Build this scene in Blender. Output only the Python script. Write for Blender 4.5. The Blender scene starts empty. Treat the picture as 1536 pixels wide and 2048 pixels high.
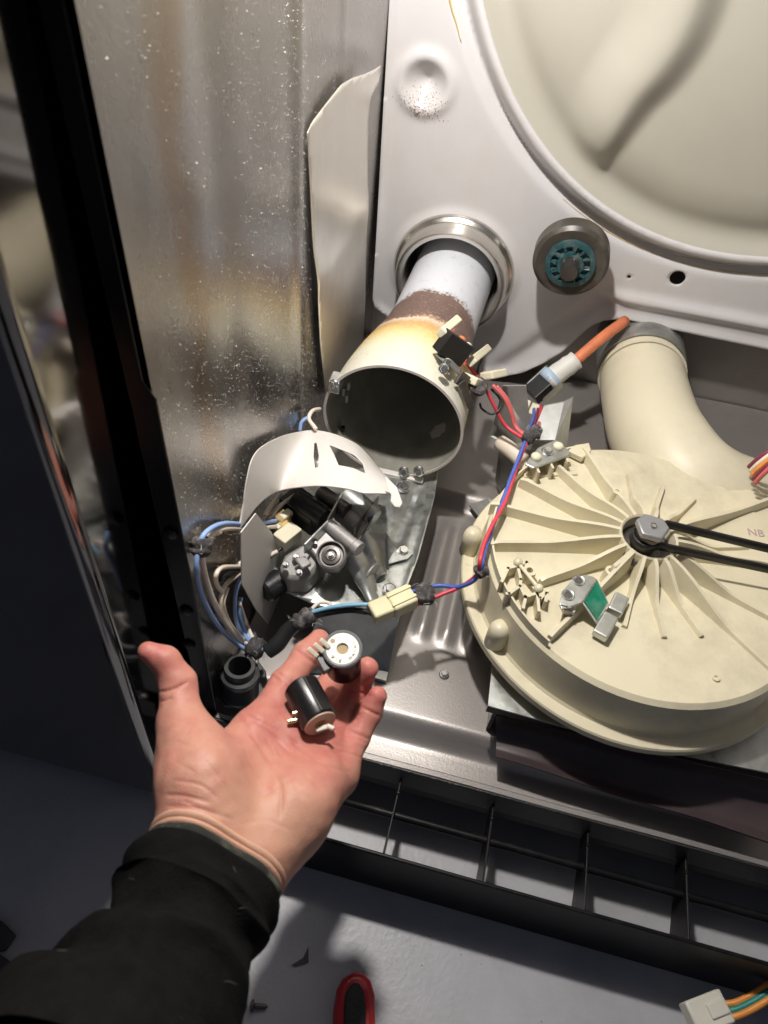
import bpy, bmesh, math, random
import numpy as np
from mathutils import Vector, Matrix, noise as mnoise
random.seed(7); rng = np.random.default_rng(7)
S = bpy.context.scene; COL = S.collection
PI = math.pi
# ------------------------------------------------------------------ camera
RM = np.array([[0.96894, 0.23346, 0.08124], [0.22993, -0.72140, -0.65320], [-0.09389, 0.65160, -0.75272]])  # rows: right, down, forward
def _rot(yaw, pitch, roll):
    cy, sy, cp, sp = math.cos(yaw), math.sin(yaw), math.cos(pitch), math.sin(pitch)
    f = np.array([-sy*cp, cy*cp, -sp]); r = np.array([cy, sy, 0.0]); d = np.cross(f, r)
    cr, sr = math.cos(roll), math.sin(roll)
    return np.stack([cr*r+sr*d, -sr*r+cr*d, f])
RM = _rot(0.144987828, 0.851929795, -0.12341601)
FPX = 1488.162; CAM = np.array([0.0, 0.0, 0.6664])
cam_d = bpy.data.cameras.new('camera'); cam = bpy.data.objects.new('camera', cam_d); COL.objects.link(cam)
cam.matrix_world = Matrix(((RM[0][0], -RM[1][0], -RM[2][0], CAM[0]), (RM[0][1], -RM[1][1], -RM[2][1], CAM[1]),
                           (RM[0][2], -RM[1][2], -RM[2][2], CAM[2]), (0, 0, 0, 1)))
cam_d.sensor_fit = 'VERTICAL'; cam_d.sensor_height = 36; cam_d.sensor_width = 27; cam_d.lens = FPX/2048*36
cam_d.clip_start = 0.02; cam_d.clip_end = 60
cam_d.dof.use_dof = True; cam_d.dof.focus_distance = 0.66; cam_d.dof.aperture_fstop = 13
S.camera = cam
# ------------------------------------------------------------------ world and lamp
W = bpy.data.worlds.new('World'); S.world = W; W.use_nodes = True
bg = W.node_tree.nodes['Background']; bg.inputs[0].default_value = (0.62, 0.68, 0.85, 1); bg.inputs[1].default_value = 0.085
ld = bpy.data.lights.new('work_lamp', 'POINT'); ld.energy = 16.0; ld.color = (1.0, 0.95, 0.89); ld.shadow_soft_size = 0.015
lamp = bpy.data.objects.new('work_lamp', ld); COL.objects.link(lamp); lamp.location = (-0.105, 0.40, 0.82)
S.view_settings.view_transform = 'Standard'; S.view_settings.look = 'None'; S.view_settings.exposure = 0.10; S.view_settings.gamma = 1.0
S.cycles.max_bounces = 8; S.cycles.glossy_bounces = 5; S.cycles.sample_clamp_indirect = 4.0; S.cycles.use_denoising = True

# ------------------------------------------------------------------ measuring helpers (a sight line met with a plane of the place, in metres)
def at(px, py, **k):
    d = RM.T @ np.array([(px-768.0)/FPX, (py-1024.0)/FPX, 1.0])
    (a, v), = k.items()
    if a == 'd': return CAM + d*v
    i = 'xyz'.index(a)
    return CAM + d*((v-CAM[i])/d[i])
def camdir(r, d, f):
    v = RM.T @ np.array([r, d, f], float); return v/np.linalg.norm(v)
def pix(P):
    q = (np.asarray(P)-CAM) @ RM.T
    return np.stack([768+FPX*q[..., 0]/q[..., 2], 1024+FPX*q[..., 1]/q[..., 2]], -1)
ZB, YB, XW, ZF = 0.1064, 0.711, -0.1518, 0.218     # base pan, bulkhead plane, side wall plane, blower face

# ------------------------------------------------------------------ materials
def mat(name, col, rough=0.5, metal=0.0, var=0.12, vscale=30.0, bump=0.0, bscale=200.0, dirt=None, damt=0.4, dscale=12.0,
        rvar=0.0, sss=0.0, coat=0.0, spec=None, stretch=None):
    m = bpy.data.materials.new(name); m.use_nodes = True
    n, l = m.node_tree.nodes, m.node_tree.links
    b = n['Principled BSDF']
    b.inputs['Roughness'].default_value = rough; b.inputs['Metallic'].default_value = metal
    if spec is not None: b.inputs['Specular IOR Level'].default_value = spec
    if coat: b.inputs['Coat Weight'].default_value = coat; b.inputs['Coat Roughness'].default_value = 0.05
    if sss:
        b.inputs['Subsurface Weight'].default_value = sss; b.inputs['Subsurface Radius'].default_value = (0.010, 0.0035, 0.0018); b.inputs['Subsurface Scale'].default_value = 0.35
    tc = n.new('ShaderNodeTexCoord'); vec = tc.outputs['Object']
    if stretch:
        mp = n.new('ShaderNodeMapping'); mp.inputs['Scale'].default_value = stretch; l.new(vec, mp.inputs[0]); vec = mp.outputs[0]
    nz = n.new('ShaderNodeTexNoise'); nz.inputs['Scale'].default_value = vscale; nz.inputs['Detail'].default_value = 5; nz.inputs['Roughness'].default_value = 0.62
    l.new(vec, nz.inputs['Vector'])
    mr = n.new('ShaderNodeMapRange'); mr.inputs['From Min'].default_value = 0.25; mr.inputs['From Max'].default_value = 0.75
    mr.inputs['To Min'].default_value = 1-var; mr.inputs['To Max'].default_value = 1+var; l.new(nz.outputs['Fac'], mr.inputs['Value'])
    mx = n.new('ShaderNodeVectorMath'); mx.operation = 'SCALE'; mx.inputs[0].default_value = col; l.new(mr.outputs[0], mx.inputs['Scale'])
    out = mx.outputs[0]
    if dirt:
        dz = n.new('ShaderNodeTexNoise'); dz.inputs['Scale'].default_value = dscale; dz.inputs['Detail'].default_value = 8; dz.inputs['Roughness'].default_value = 0.7
        l.new(vec, dz.inputs['Vector'])
        dr = n.new('ShaderNodeMapRange'); dr.inputs['From Min'].default_value = 0.48; dr.inputs['From Max'].default_value = 0.72; dr.inputs['To Max'].default_value = damt
        l.new(dz.outputs['Fac'], dr.inputs['Value'])
        dm = n.new('ShaderNodeMix'); dm.data_type = 'RGBA'; l.new(dr.outputs[0], dm.inputs[0]); l.new(out, dm.inputs[6]); dm.inputs[7].default_value = (*dirt, 1)
        out = dm.outputs[2]
    l.new(out, b.inputs['Base Color'])
    if rvar:
        rr = n.new('ShaderNodeMapRange'); rr.inputs['From Min'].default_value = 0.3; rr.inputs['From Max'].default_value = 0.7
        rr.inputs['To Min'].default_value = max(0.02, rough-rvar); rr.inputs['To Max'].default_value = min(1, rough+rvar)
        l.new(nz.outputs['Fac'], rr.inputs['Value']); l.new(rr.outputs[0], b.inputs['Roughness'])
    if bump:
        bz = n.new('ShaderNodeTexNoise'); bz.inputs['Scale'].default_value = bscale; bz.inputs['Detail'].default_value = 3; l.new(vec, bz.inputs['Vector'])
        bp = n.new('ShaderNodeBump'); bp.inputs['Strength'].default_value = bump; bp.inputs['Distance'].default_value = 0.001
        l.new(bz.outputs['Fac'], bp.inputs['Height']); l.new(bp.outputs[0], b.inputs['Normal'])
    return m
M = {}
M['floor'] = mat('floor_paint', (0.43, 0.43, 0.465), 0.42, var=0.10, vscale=9, bump=0.32, bscale=240, dirt=(0.20, 0.19, 0.185), damt=0.35, dscale=7)
M['wall'] = mat('wall_metal', (0.37, 0.352, 0.338), 0.27, 0.88, var=0.12, vscale=26, bump=0.22, bscale=900, dirt=(0.27, 0.245, 0.215), damt=0.5, dscale=9, rvar=0.05, stretch=(1, 1, 0.55))
def add_brown_band():  # mixes a noisy upright brown band into the wall colour
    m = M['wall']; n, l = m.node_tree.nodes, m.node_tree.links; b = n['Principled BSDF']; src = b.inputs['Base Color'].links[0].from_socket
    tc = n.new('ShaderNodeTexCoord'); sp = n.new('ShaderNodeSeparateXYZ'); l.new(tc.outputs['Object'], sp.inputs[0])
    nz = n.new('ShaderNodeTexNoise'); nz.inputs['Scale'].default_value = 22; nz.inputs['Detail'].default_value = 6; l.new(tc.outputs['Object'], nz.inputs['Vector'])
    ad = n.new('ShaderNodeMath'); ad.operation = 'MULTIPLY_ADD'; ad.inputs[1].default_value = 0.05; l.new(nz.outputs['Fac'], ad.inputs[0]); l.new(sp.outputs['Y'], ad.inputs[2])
    sb = n.new('ShaderNodeMath'); sb.operation = 'ADD'; sb.inputs[1].default_value = 0.45-0.025-BAND_Y; l.new(ad.outputs[0], sb.inputs[0])
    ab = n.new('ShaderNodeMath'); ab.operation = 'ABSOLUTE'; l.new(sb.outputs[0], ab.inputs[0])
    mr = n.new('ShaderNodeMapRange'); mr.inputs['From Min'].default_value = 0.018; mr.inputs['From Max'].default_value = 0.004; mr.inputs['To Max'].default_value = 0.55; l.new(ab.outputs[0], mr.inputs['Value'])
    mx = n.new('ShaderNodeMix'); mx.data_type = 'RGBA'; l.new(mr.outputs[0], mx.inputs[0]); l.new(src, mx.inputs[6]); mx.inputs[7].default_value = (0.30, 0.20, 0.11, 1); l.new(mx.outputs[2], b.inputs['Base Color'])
BAND_Y = 0.30; add_brown_band()
M['pan'] = mat('pan_paint', (0.36, 0.335, 0.32), 0.38, 0.5, var=0.10, vscale=40, bump=0.12, bscale=700, dirt=(0.20, 0.18, 0.17), damt=0.5, dscale=10)
M['flange'] = mat('black_paint', (0.008, 0.008, 0.010), 0.22, var=0.2, spec=0.4)
M['black_gloss'] = mat('black_gloss_enamel', (0.27, 0.26, 0.255), 0.085, 1.0, var=0.05, bump=0.015, bscale=25)
M['black_tex'] = mat('black_textured_paint', (0.020, 0.019, 0.019), 0.38, var=0.2, bump=0.6, bscale=700)
M['black_plastic'] = mat('black_plastic', (0.012, 0.012, 0.014), 0.40, var=0.2, bump=0.15, bscale=300)
M['grille'] = mat('grille_plastic', (0.006, 0.006, 0.007), 0.42, spec=0.18, var=0.2, dirt=(0.05, 0.047, 0.045), damt=0.3, dscale=40)
M['white'] = mat('white_enamel', (0.615, 0.60, 0.610), 0.30, var=0.03, vscale=8, bump=0.05, bscale=160, dirt=(0.52, 0.47, 0.41), damt=0.35, dscale=9)
M['cream_disc'] = mat('cream_enamel', (0.44, 0.422, 0.362), 0.36, var=0.04, vscale=6, bump=0.04, bscale=120, dirt=(0.50, 0.46, 0.38), damt=0.3, dscale=6)
M['blower'] = mat('cream_plastic', (0.69, 0.635, 0.465), 0.42, var=0.04, vscale=14, bump=0.05, bscale=300, dirt=(0.42, 0.37, 0.28), damt=0.65, dscale=16)
M['duct'] = mat('duct_plastic', (0.69, 0.64, 0.485), 0.45, var=0.04, vscale=14, dirt=(0.5, 0.45, 0.35), damt=0.4, dscale=12)
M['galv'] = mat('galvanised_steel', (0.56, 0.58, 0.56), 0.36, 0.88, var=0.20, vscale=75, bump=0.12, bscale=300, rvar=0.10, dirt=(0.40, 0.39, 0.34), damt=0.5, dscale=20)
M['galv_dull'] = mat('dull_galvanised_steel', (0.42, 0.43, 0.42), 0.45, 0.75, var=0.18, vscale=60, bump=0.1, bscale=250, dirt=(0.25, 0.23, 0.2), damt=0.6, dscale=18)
M['chrome'] = mat('bright_steel', (0.68, 0.65, 0.60), 0.24, 0.95, var=0.10, vscale=50, bump=0.05, bscale=150, dirt=(0.4, 0.35, 0.28), damt=0.45, dscale=25)
M['alu'] = mat('aluminium_sheet', (0.80, 0.77, 0.71), 0.32, 0.72, var=0.06, vscale=16, bump=0.06, bscale=18, dirt=(0.55, 0.50, 0.43), damt=0.4, dscale=22, stretch=(1, 1, 0.5))
M['cast'] = mat('cast_aluminium', (0.40, 0.39, 0.38), 0.55, 0.45, var=0.15, vscale=60, bump=0.2, bscale=500, dirt=(0.22, 0.2, 0.18), damt=0.6, dscale=25)
M['shield'] = mat('shield_enamel', (0.72, 0.69, 0.655), 0.45, var=0.04, vscale=20, dirt=(0.58, 0.5, 0.42), damt=0.45, dscale=18)
M['rusty'] = mat('rusty_steel', (0.34, 0.25, 0.18), 0.5, 0.55, var=0.35, vscale=160, dirt=(0.55, 0.50, 0.44), damt=0.8, dscale=120)
M['screw'] = mat('zinc_screw', (0.66, 0.66, 0.65), 0.25, 0.95, var=0.15, vscale=300)
M['dark_steel'] = mat('dark_steel', (0.13, 0.12, 0.115), 0.4, 0.8, var=0.3, vscale=80)
M['hex'] = mat('pulley_steel', (0.34, 0.345, 0.36), 0.42, 0.55, var=0.06, vscale=60)
M['rubber'] = mat('belt_rubber', (0.010, 0.010, 0.010), 0.5, var=0.2)
M['teal'] = mat('teal_plastic', (0.020, 0.078, 0.090), 0.45, var=0.4, vscale=160, dirt=(0.13, 0.14, 0.13), damt=0.9, dscale=90)
M['tyre'] = mat('roller_rubber', (0.055, 0.048, 0.040), 0.35, var=0.25, vscale=60, dirt=(0.2, 0.18, 0.15), damt=0.4, dscale=40)
M['green'] = mat('green_label', (0.0, 0.20, 0.11), 0.4, var=0.25, vscale=160, dirt=(0.12, 0.33, 0.25), damt=0.8, dscale=70)
M['w_blue'] = mat('light_blue_insulation', (0.27, 0.42, 0.74), 0.45, var=0.06)
M['w_cyan'] = mat('sky_blue_insulation', (0.22, 0.45, 0.62), 0.45, var=0.06)
M['w_white'] = mat('white_insulation', (0.80, 0.71, 0.60), 0.5, var=0.08, dirt=(0.45, 0.37, 0.28), damt=0.4, dscale=60)
M['w_black'] = mat('black_insulation', (0.02, 0.02, 0.022), 0.4)
M['w_tan'] = mat('tan_insulation', (0.36, 0.30, 0.20), 0.5)
M['w_red'] = mat('red_insulation', (0.66, 0.06, 0.09), 0.42, var=0.08)
M['w_pink'] = mat('pink_insulation', (0.62, 0.14, 0.14), 0.45, var=0.08)
M['w_dblue'] = mat('blue_insulation', (0.08, 0.14, 0.50), 0.42, var=0.08)
M['w_orange'] = mat('orange_insulation', (0.80, 0.30, 0.05), 0.45)
M['w_teal'] = mat('teal_insulation', (0.02, 0.24, 0.21), 0.45)
M['w_purple'] = mat('maroon_insulation', (0.20, 0.03, 0.06), 0.5)
M['sleeve_orange'] = mat('orange_sleeving', (0.66, 0.20, 0.09), 0.55, var=0.15, vscale=60)
M['boot'] = mat('white_boot', (0.66, 0.66, 0.62), 0.5, var=0.08)
M['boot_blue'] = mat('pale_blue_boot', (0.40, 0.52, 0.66), 0.5, var=0.05)
M['tape'] = mat('linty_tape', (0.055, 0.052, 0.055), 0.85, var=0.5, vscale=250, bump=0.8, bscale=500, dirt=(0.32, 0.29, 0.27), damt=0.7, dscale=180)
M['spade'] = mat('cream_nylon', (0.76, 0.72, 0.55), 0.45, var=0.06)
M['plug'] = mat('yellowed_nylon', (0.74, 0.69, 0.44), 0.35, var=0.12, vscale=70, sss=0.0)
M['nylon'] = mat('white_nylon', (0.68, 0.66, 0.58), 0.4, var=0.05)
M['tube_in'] = None
M['sleeve'] = mat('black_fleece', (0.0055, 0.0055, 0.0055), 0.95, var=0.35, vscale=160, bump=0.6, bscale=900, spec=0.1)
M['band'] = mat('peach_elastic', (0.58, 0.33, 0.23), 0.75, var=0.10, vscale=120, bump=0.3, bscale=1200)
M['camo'] = mat('camo_lining', (0.016, 0.018, 0.015), 0.9, var=0.3, vscale=120, dirt=(0.13, 0.135, 0.11), damt=0.9, dscale=55)
M['coil'] = mat('coil_plastic', (0.010, 0.0095, 0.010), 0.30, var=0.2)
M['coil_face'] = mat('coil_white_resin', (0.78, 0.74, 0.65), 0.45, var=0.04)
M['coil_face_tan'] = mat('coil_tan_resin', (0.50, 0.36, 0.27), 0.5, var=0.06)
M['bore'] = mat('coil_bore', (0.30, 0.22, 0.10), 0.55, var=0.2)
M['ink'] = mat('dark_ink', (0.05, 0.045, 0.045), 0.6)
M['clear'] = mat('grey_clear_rim', (0.16, 0.17, 0.18), 0.2)
M['brass'] = mat('brass_terminal', (0.85, 0.66, 0.36), 0.25, 0.9, var=0.08)
M['tin'] = mat('tinned_terminal', (0.82, 0.76, 0.60), 0.35, 0.15, var=0.05)
M['red_grip'] = mat('red_grip', (0.40, 0.012, 0.020), 0.35, var=0.08)
M['black_grip'] = mat('black_grip', (0.016, 0.015, 0.014), 0.6, var=0.2, bump=0.4, bscale=600)
M['glue'] = mat('yellow_glue', (0.62, 0.46, 0.20), 0.6, var=0.25, vscale=90)
M['lint'] = mat('lint', (0.62, 0.58, 0.53), 0.9, var=0.2, vscale=400)
M['scrap'] = mat('scrap_brown', (0.045, 0.04, 0.042), 0.6, var=0.3, vscale=50)
M['dust'] = mat('grey_dust', (0.34, 0.30, 0.25), 0.95, var=0.3, vscale=400)
M['rust'] = mat('rust_dust', (0.30, 0.19, 0.13), 0.95, var=0.3, vscale=500)
M['stamp'] = mat('purple_stamp', (0.46, 0.33, 0.35), 0.7)
M['blue_ink'] = mat('blue_ink', (0.25, 0.30, 0.45), 0.7)
M['stand_dark'] = mat('dark_brown_paint', (0.050, 0.035, 0.038), 0.4, var=0.25, vscale=30, bump=0.1, bscale=300)
M['drum_black'] = mat('grey_rubber_plastic', (0.055, 0.057, 0.06), 0.38, var=0.15)

def tube_material():
    m = bpy.data.materials.new('burner_tube_enamel'); m.use_nodes = True
    n, l = m.node_tree.nodes, m.node_tree.links; b = n['Principled BSDF']; b.inputs['Roughness'].default_value = 0.36
    tc = n.new('ShaderNodeTexCoord'); sp = n.new('ShaderNodeSeparateXYZ'); l.new(tc.outputs['Object'], sp.inputs[0])
    def nzv(scale, amp, detail=4):
        z = n.new('ShaderNodeTexNoise'); z.inputs['Scale'].default_value = scale; z.inputs['Detail'].default_value = detail; l.new(tc.outputs['Object'], z.inputs['Vector'])
        a = n.new('ShaderNodeMath'); a.operation = 'MULTIPLY_ADD'; a.inputs[1].default_value = amp; a.inputs[2].default_value = -amp/2; l.new(z.outputs['Fac'], a.inputs[0]); return a.outputs[0]
    s = n.new('ShaderNodeMath'); s.operation = 'ADD'; l.new(sp.outputs['Y'], s.inputs[0]); l.new(nzv(19, 0.044), s.inputs[1])
    s2 = n.new('ShaderNodeMath'); s2.operation = 'ADD'; l.new(s.outputs[0], s2.inputs[0]); l.new(nzv(380, 0.020, 2), s2.inputs[1])
    mr = n.new('ShaderNodeMapRange'); mr.inputs['From Max'].default_value = 0.25; l.new(s2.outputs[0], mr.inputs['Value'])
    cr = n.new('ShaderNodeValToRGB'); l.new(mr.outputs[0], cr.inputs[0]); e = cr.color_ramp.elements
    pts = [(0.0, (0.70, 0.69, 0.60)), (0.11, (0.72, 0.69, 0.54)), (0.18, (0.72, 0.63, 0.36)), (0.255, (0.70, 0.50, 0.20)), (0.29, (0.58, 0.34, 0.12)), (0.32, (0.62, 0.47, 0.30)),
           (0.345, (0.70, 0.62, 0.50)), (0.36, (0.48, 0.28, 0.17)), (0.375, (0.155, 0.10, 0.085)), (0.50, (0.165, 0.105, 0.09)), (0.53, (0.20, 0.13, 0.105)), (0.54, (0.50, 0.50, 0.52)), (0.56, (0.66, 0.68, 0.73)), (1.0, (0.66, 0.68, 0.74))]
    e[0].position, e[0].color = pts[0][0], (*pts[0][1], 1); e[1].position, e[1].color = pts[-1][0], (*pts[-1][1], 1)
    for p, c in pts[1:-1]:
        q = e.new(p); q.color = (*c, 1)
    z = n.new('ShaderNodeTexNoise'); z.inputs['Scale'].default_value = 70; z.inputs['Detail'].default_value = 9; z.inputs['Roughness'].default_value = 0.75; l.new(tc.outputs['Object'], z.inputs['Vector'])
    zr = n.new('ShaderNodeMapRange'); zr.inputs['From Min'].default_value = 0.56; zr.inputs['From Max'].default_value = 0.72; zr.inputs['To Max'].default_value = 0.5; l.new(z.outputs['Fac'], zr.inputs['Value'])
    mx = n.new('ShaderNodeMix'); mx.data_type = 'RGBA'; l.new(zr.outputs[0], mx.inputs[0]); l.new(cr.outputs[0], mx.inputs[6]); mx.inputs[7].default_value = (0.40, 0.27, 0.19, 1)
    fz = n.new('ShaderNodeTexNoise'); fz.inputs['Scale'].default_value = 520; fz.inputs['Detail'].default_value = 2; l.new(tc.outputs['Object'], fz.inputs['Vector'])
    fr = n.new('ShaderNodeMapRange'); fr.inputs['From Min'].default_value = 0.60; fr.inputs['From Max'].default_value = 0.68; fr.inputs['To Max'].default_value = 0.75; l.new(fz.outputs['Fac'], fr.inputs['Value'])
    g1 = n.new('ShaderNodeMapRange'); g1.inputs['From Min'].default_value = 0.34; g1.inputs['From Max'].default_value = 0.38; l.new(mr.outputs[0], g1.inputs['Value'])
    g2 = n.new('ShaderNodeMapRange'); g2.inputs['From Min'].default_value = 0.53; g2.inputs['From Max'].default_value = 0.50; l.new(mr.outputs[0], g2.inputs['Value'])
    gm = n.new('ShaderNodeMath'); gm.operation = 'MULTIPLY'; l.new(g1.outputs[0], gm.inputs[0]); l.new(g2.outputs[0], gm.inputs[1])
    gq = n.new('ShaderNodeMath'); gq.operation = 'MULTIPLY'; l.new(gm.outputs[0], gq.inputs[0]); l.new(fr.outputs[0], gq.inputs[1])
    m2 = n.new('ShaderNodeMix'); m2.data_type = 'RGBA'; l.new(gq.outputs[0], m2.inputs[0]); l.new(mx.outputs[2], m2.inputs[6]); m2.inputs[7].default_value = (0.42, 0.27, 0.17, 1)
    l.new(m2.outputs[2], b.inputs['Base Color'])
    bp = n.new('ShaderNodeBump'); bp.inputs['Strength'].default_value = 0.35; bp.inputs['Distance'].default_value = 0.0008; l.new(fz.outputs['Fac'], bp.inputs['Height']); l.new(bp.outputs[0], b.inputs['Normal'])
    return m
M['tube'] = tube_material()
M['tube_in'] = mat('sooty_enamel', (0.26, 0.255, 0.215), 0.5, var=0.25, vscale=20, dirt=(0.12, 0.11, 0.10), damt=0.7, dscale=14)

def skin_material():
    m = bpy.data.materials.new('skin'); m.use_nodes = True
    n, l = m.node_tree.nodes, m.node_tree.links; b = n['Principled BSDF']
    b.inputs['Roughness'].default_value = 0.52; b.inputs['Specular IOR Level'].default_value = 0.38; b.inputs['Subsurface Weight'].default_value = 0.35
    b.inputs['Subsurface Radius'].default_value = (0.011, 0.0036, 0.0018); b.inputs['Subsurface Scale'].default_value = 0.3
    a = n.new('ShaderNodeAttribute'); a.attribute_name = 'redness'
    tc = n.new('ShaderNodeTexCoord')
    z = n.new('ShaderNodeTexNoise'); z.inputs['Scale'].default_value = 110; z.inputs['Detail'].default_value = 8; z.inputs['Roughness'].default_value = 0.65; l.new(tc.outputs['Object'], z.inputs['Vector'])
    ad = n.new('ShaderNodeMath'); ad.operation = 'MULTIPLY_ADD'; ad.inputs[1].default_value = 1.3; ad.inputs[2].default_value = -0.65; l.new(z.outputs['Fac'], ad.inputs[0])
    s = n.new('ShaderNodeMath'); s.operation = 'ADD'; s.use_clamp = True; l.new(a.outputs['Fac'], s.inputs[0]); l.new(ad.outputs[0], s.inputs[1])
    cr = n.new('ShaderNodeValToRGB'); l.new(s.outputs[0], cr.inputs[0]); e = cr.color_ramp.elements
    e[0].color = (0.53, 0.285, 0.200, 1); e[1].color = (0.46, 0.138, 0.118, 1)
    q = e.new(0.45); q.color = (0.505, 0.218, 0.168, 1)
    l.new(cr.outputs[0], b.inputs['Base Color'])
    v = n.new('ShaderNodeTexVoronoi'); v.inputs['Scale'].default_value = 900; l.new(tc.outputs['Object'], v.inputs['Vector'])
    w = n.new('ShaderNodeTexNoise'); w.inputs['Scale'].default_value = 220; w.inputs['Detail'].default_value = 4; l.new(tc.outputs['Object'], w.inputs['Vector'])
    h = n.new('ShaderNodeMath'); h.operation = 'ADD'; l.new(v.outputs['Distance'], h.inputs[0]); l.new(w.outputs['Fac'], h.inputs[1])
    bp = n.new('ShaderNodeBump'); bp.inputs['Strength'].default_value = 0.22; bp.inputs['Distance'].default_value = 0.0004; l.new(h.outputs[0], bp.inputs['Height']); l.new(bp.outputs[0], b.inputs['Normal'])
    return m
M['skin'] = skin_material()

# ------------------------------------------------------------------ object helpers
ROOT = {}
def thing(name, label, cat, loc, group=None):
    o = bpy.data.objects.new(name, None); COL.objects.link(o); o.location = tuple(loc); o.empty_display_size = 0.02
    o['label'] = label; o['category'] = cat
    if group: o['group'] = group
    ROOT[o] = np.array(loc, float); return o
def tag(o, label, cat, group=None):
    o['label'] = label; o['category'] = cat
    if group: o['group'] = group
    return o
def mk(name, V, F, m, parent=None, smooth=False, bevel=0.0, solid=0.0, segs=2, angle=None):
    V = np.asarray(V, float)
    base = ROOT[parent] if parent else V.mean(0)
    me = bpy.data.meshes.new(name); me.from_pydata([tuple(v) for v in (V-base)], [], [tuple(int(i) for i in f) for f in F]); me.validate()
    bm = bmesh.new(); bm.from_mesh(me); bmesh.ops.recalc_face_normals(bm, faces=bm.faces); bm.to_mesh(me); bm.free()
    o = bpy.data.objects.new(name, me); COL.objects.link(o); me.materials.append(M[m] if isinstance(m, str) else m)
    if parent: o.parent = parent
    else: o.location = tuple(base)
    ROOT[o] = base
    if solid:
        md = o.modifiers.new('thickness', 'SOLIDIFY'); md.thickness = solid; md.offset = 0
    if bevel:
        md = o.modifiers.new('bevel', 'BEVEL'); md.width = bevel; md.segments = segs; md.limit_method = 'ANGLE'; md.angle_limit = 0.7
    if smooth:
        if angle is None and not bevel:
            for p in me.polygons: p.use_smooth = True
        else:
            for p in me.polygons: p.use_smooth = True
            me.set_sharp_from_angle(angle=angle or 0.7)
    return o
def frame(n, up=(0, 0, 1)):
    n = np.array(n, float); n /= np.linalg.norm(n); u = np.cross(up, n)
    if np.linalg.norm(u) < 1e-4: u = np.cross((0, 1, 0), n)
    u /= np.linalg.norm(u); return u, np.cross(n, u), n
def join(*parts):
    V, F, k = [], [], 0
    for v, f in parts:
        V.append(np.asarray(v, float)); F += [tuple(i+k for i in q) for q in f]; k += len(v)
    return np.concatenate(V), F
def box(c, s, ax=None):
    c = np.array(c, float); A = np.eye(3) if ax is None else np.array(ax, float)
    V = [c + A.T @ (np.array([x, y, z])*np.array(s)/2) for x in (-1, 1) for y in (-1, 1) for z in (-1, 1)]
    return np.array(V), [(0, 1, 3, 2), (4, 6, 7, 5), (0, 4, 5, 1), (2, 3, 7, 6), (0, 2, 6, 4), (1, 5, 7, 3)]
def bar(a, b, w, t, up=(0, 0, 1)):
    a, b = np.array(a, float), np.array(b, float); n = b-a; L = np.linalg.norm(n); u, v, n = frame(n, up)
    return box((a+b)/2, (w, t, L), (u, v, n))
def prism(poly, h):            # poly: list of 3D points, extruded by vector h
    P = np.array(poly, float); h = np.array(h, float); k = len(P)
    V = np.concatenate([P, P+h]); F = [tuple(range(k)), tuple(range(2*k-1, k-1, -1))]
    F += [(i, (i+1) % k, k+(i+1) % k, k+i) for i in range(k)]
    return V, F
def lathe(prof, c, n, seg=32, up=(0, 0, 1), closed=False, cap=True):      # prof: (radius, height along n)
    u, v, n = frame(n, up); c = np.array(c, float); V, F = [], []
    for r, h in prof:
        for i in range(seg):
            a = 2*PI*i/seg; V.append(c+n*h+r*(math.cos(a)*u+math.sin(a)*v))
    k = len(prof)
    for j in range(k-1):
        for i in range(seg):
            i2 = (i+1) % seg; F.append((j*seg+i, j*seg+i2, (j+1)*seg+i2, (j+1)*seg+i))
    if closed:
        for i in range(seg):
            i2 = (i+1) % seg; F.append(((k-1)*seg+i, (k-1)*seg+i2, i2, i))
    elif cap:
        F.append(tuple(range(seg-1, -1, -1))); F.append(tuple((k-1)*seg+i for i in range(seg)))
    return np.array(V), F
def spline(P, n=8):
    P = np.array(P, float); Q = np.concatenate([[2*P[0]-P[1]], P, [2*P[-1]-P[-2]]]); out = []
    for i in range(1, len(Q)-2):
        for k in range(n):
            t = k/n; a, b, c, d = Q[i-1], Q[i], Q[i+1], Q[i+2]
            out.append(0.5*((2*b)+(-a+c)*t+(2*a-5*b+4*c-d)*t*t+(-a+3*b-3*c+d)*t**3))
    out.append(P[-1]); return np.array(out)
def tube(P, r, seg=10, smooth=6, flat=1.0):
    P = np.array(P, float)
    if smooth: P = spline(P, smooth)
    R = np.interp(np.linspace(0, 1, len(P)), np.linspace(0, 1, len(r)), r) if np.ndim(r) else np.full(len(P), r)
    T = np.gradient(P, axis=0); T /= np.linalg.norm(T, axis=1)[:, None]+1e-12
    u = np.cross(T[0], (0.3, 0.2, 1.0)); u /= np.linalg.norm(u); V, F = [], []
    for i in range(len(P)):
        u = u-T[i]*(u@T[i]); u /= np.linalg.norm(u); v = np.cross(T[i], u)
        for k in range(seg):
            a = 2*PI*k/seg; V.append(P[i]+R[i]*(math.cos(a)*u+flat*math.sin(a)*v))
    for i in range(len(P)-1):
        for k in range(seg):
            k2 = (k+1) % seg; F.append((i*seg+k, i*seg+k2, (i+1)*seg+k2, (i+1)*seg+k))
    F.append(tuple(range(seg-1, -1, -1))); F.append(tuple((len(P)-1)*seg+k for k in range(seg)))
    return np.array(V), F
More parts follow.
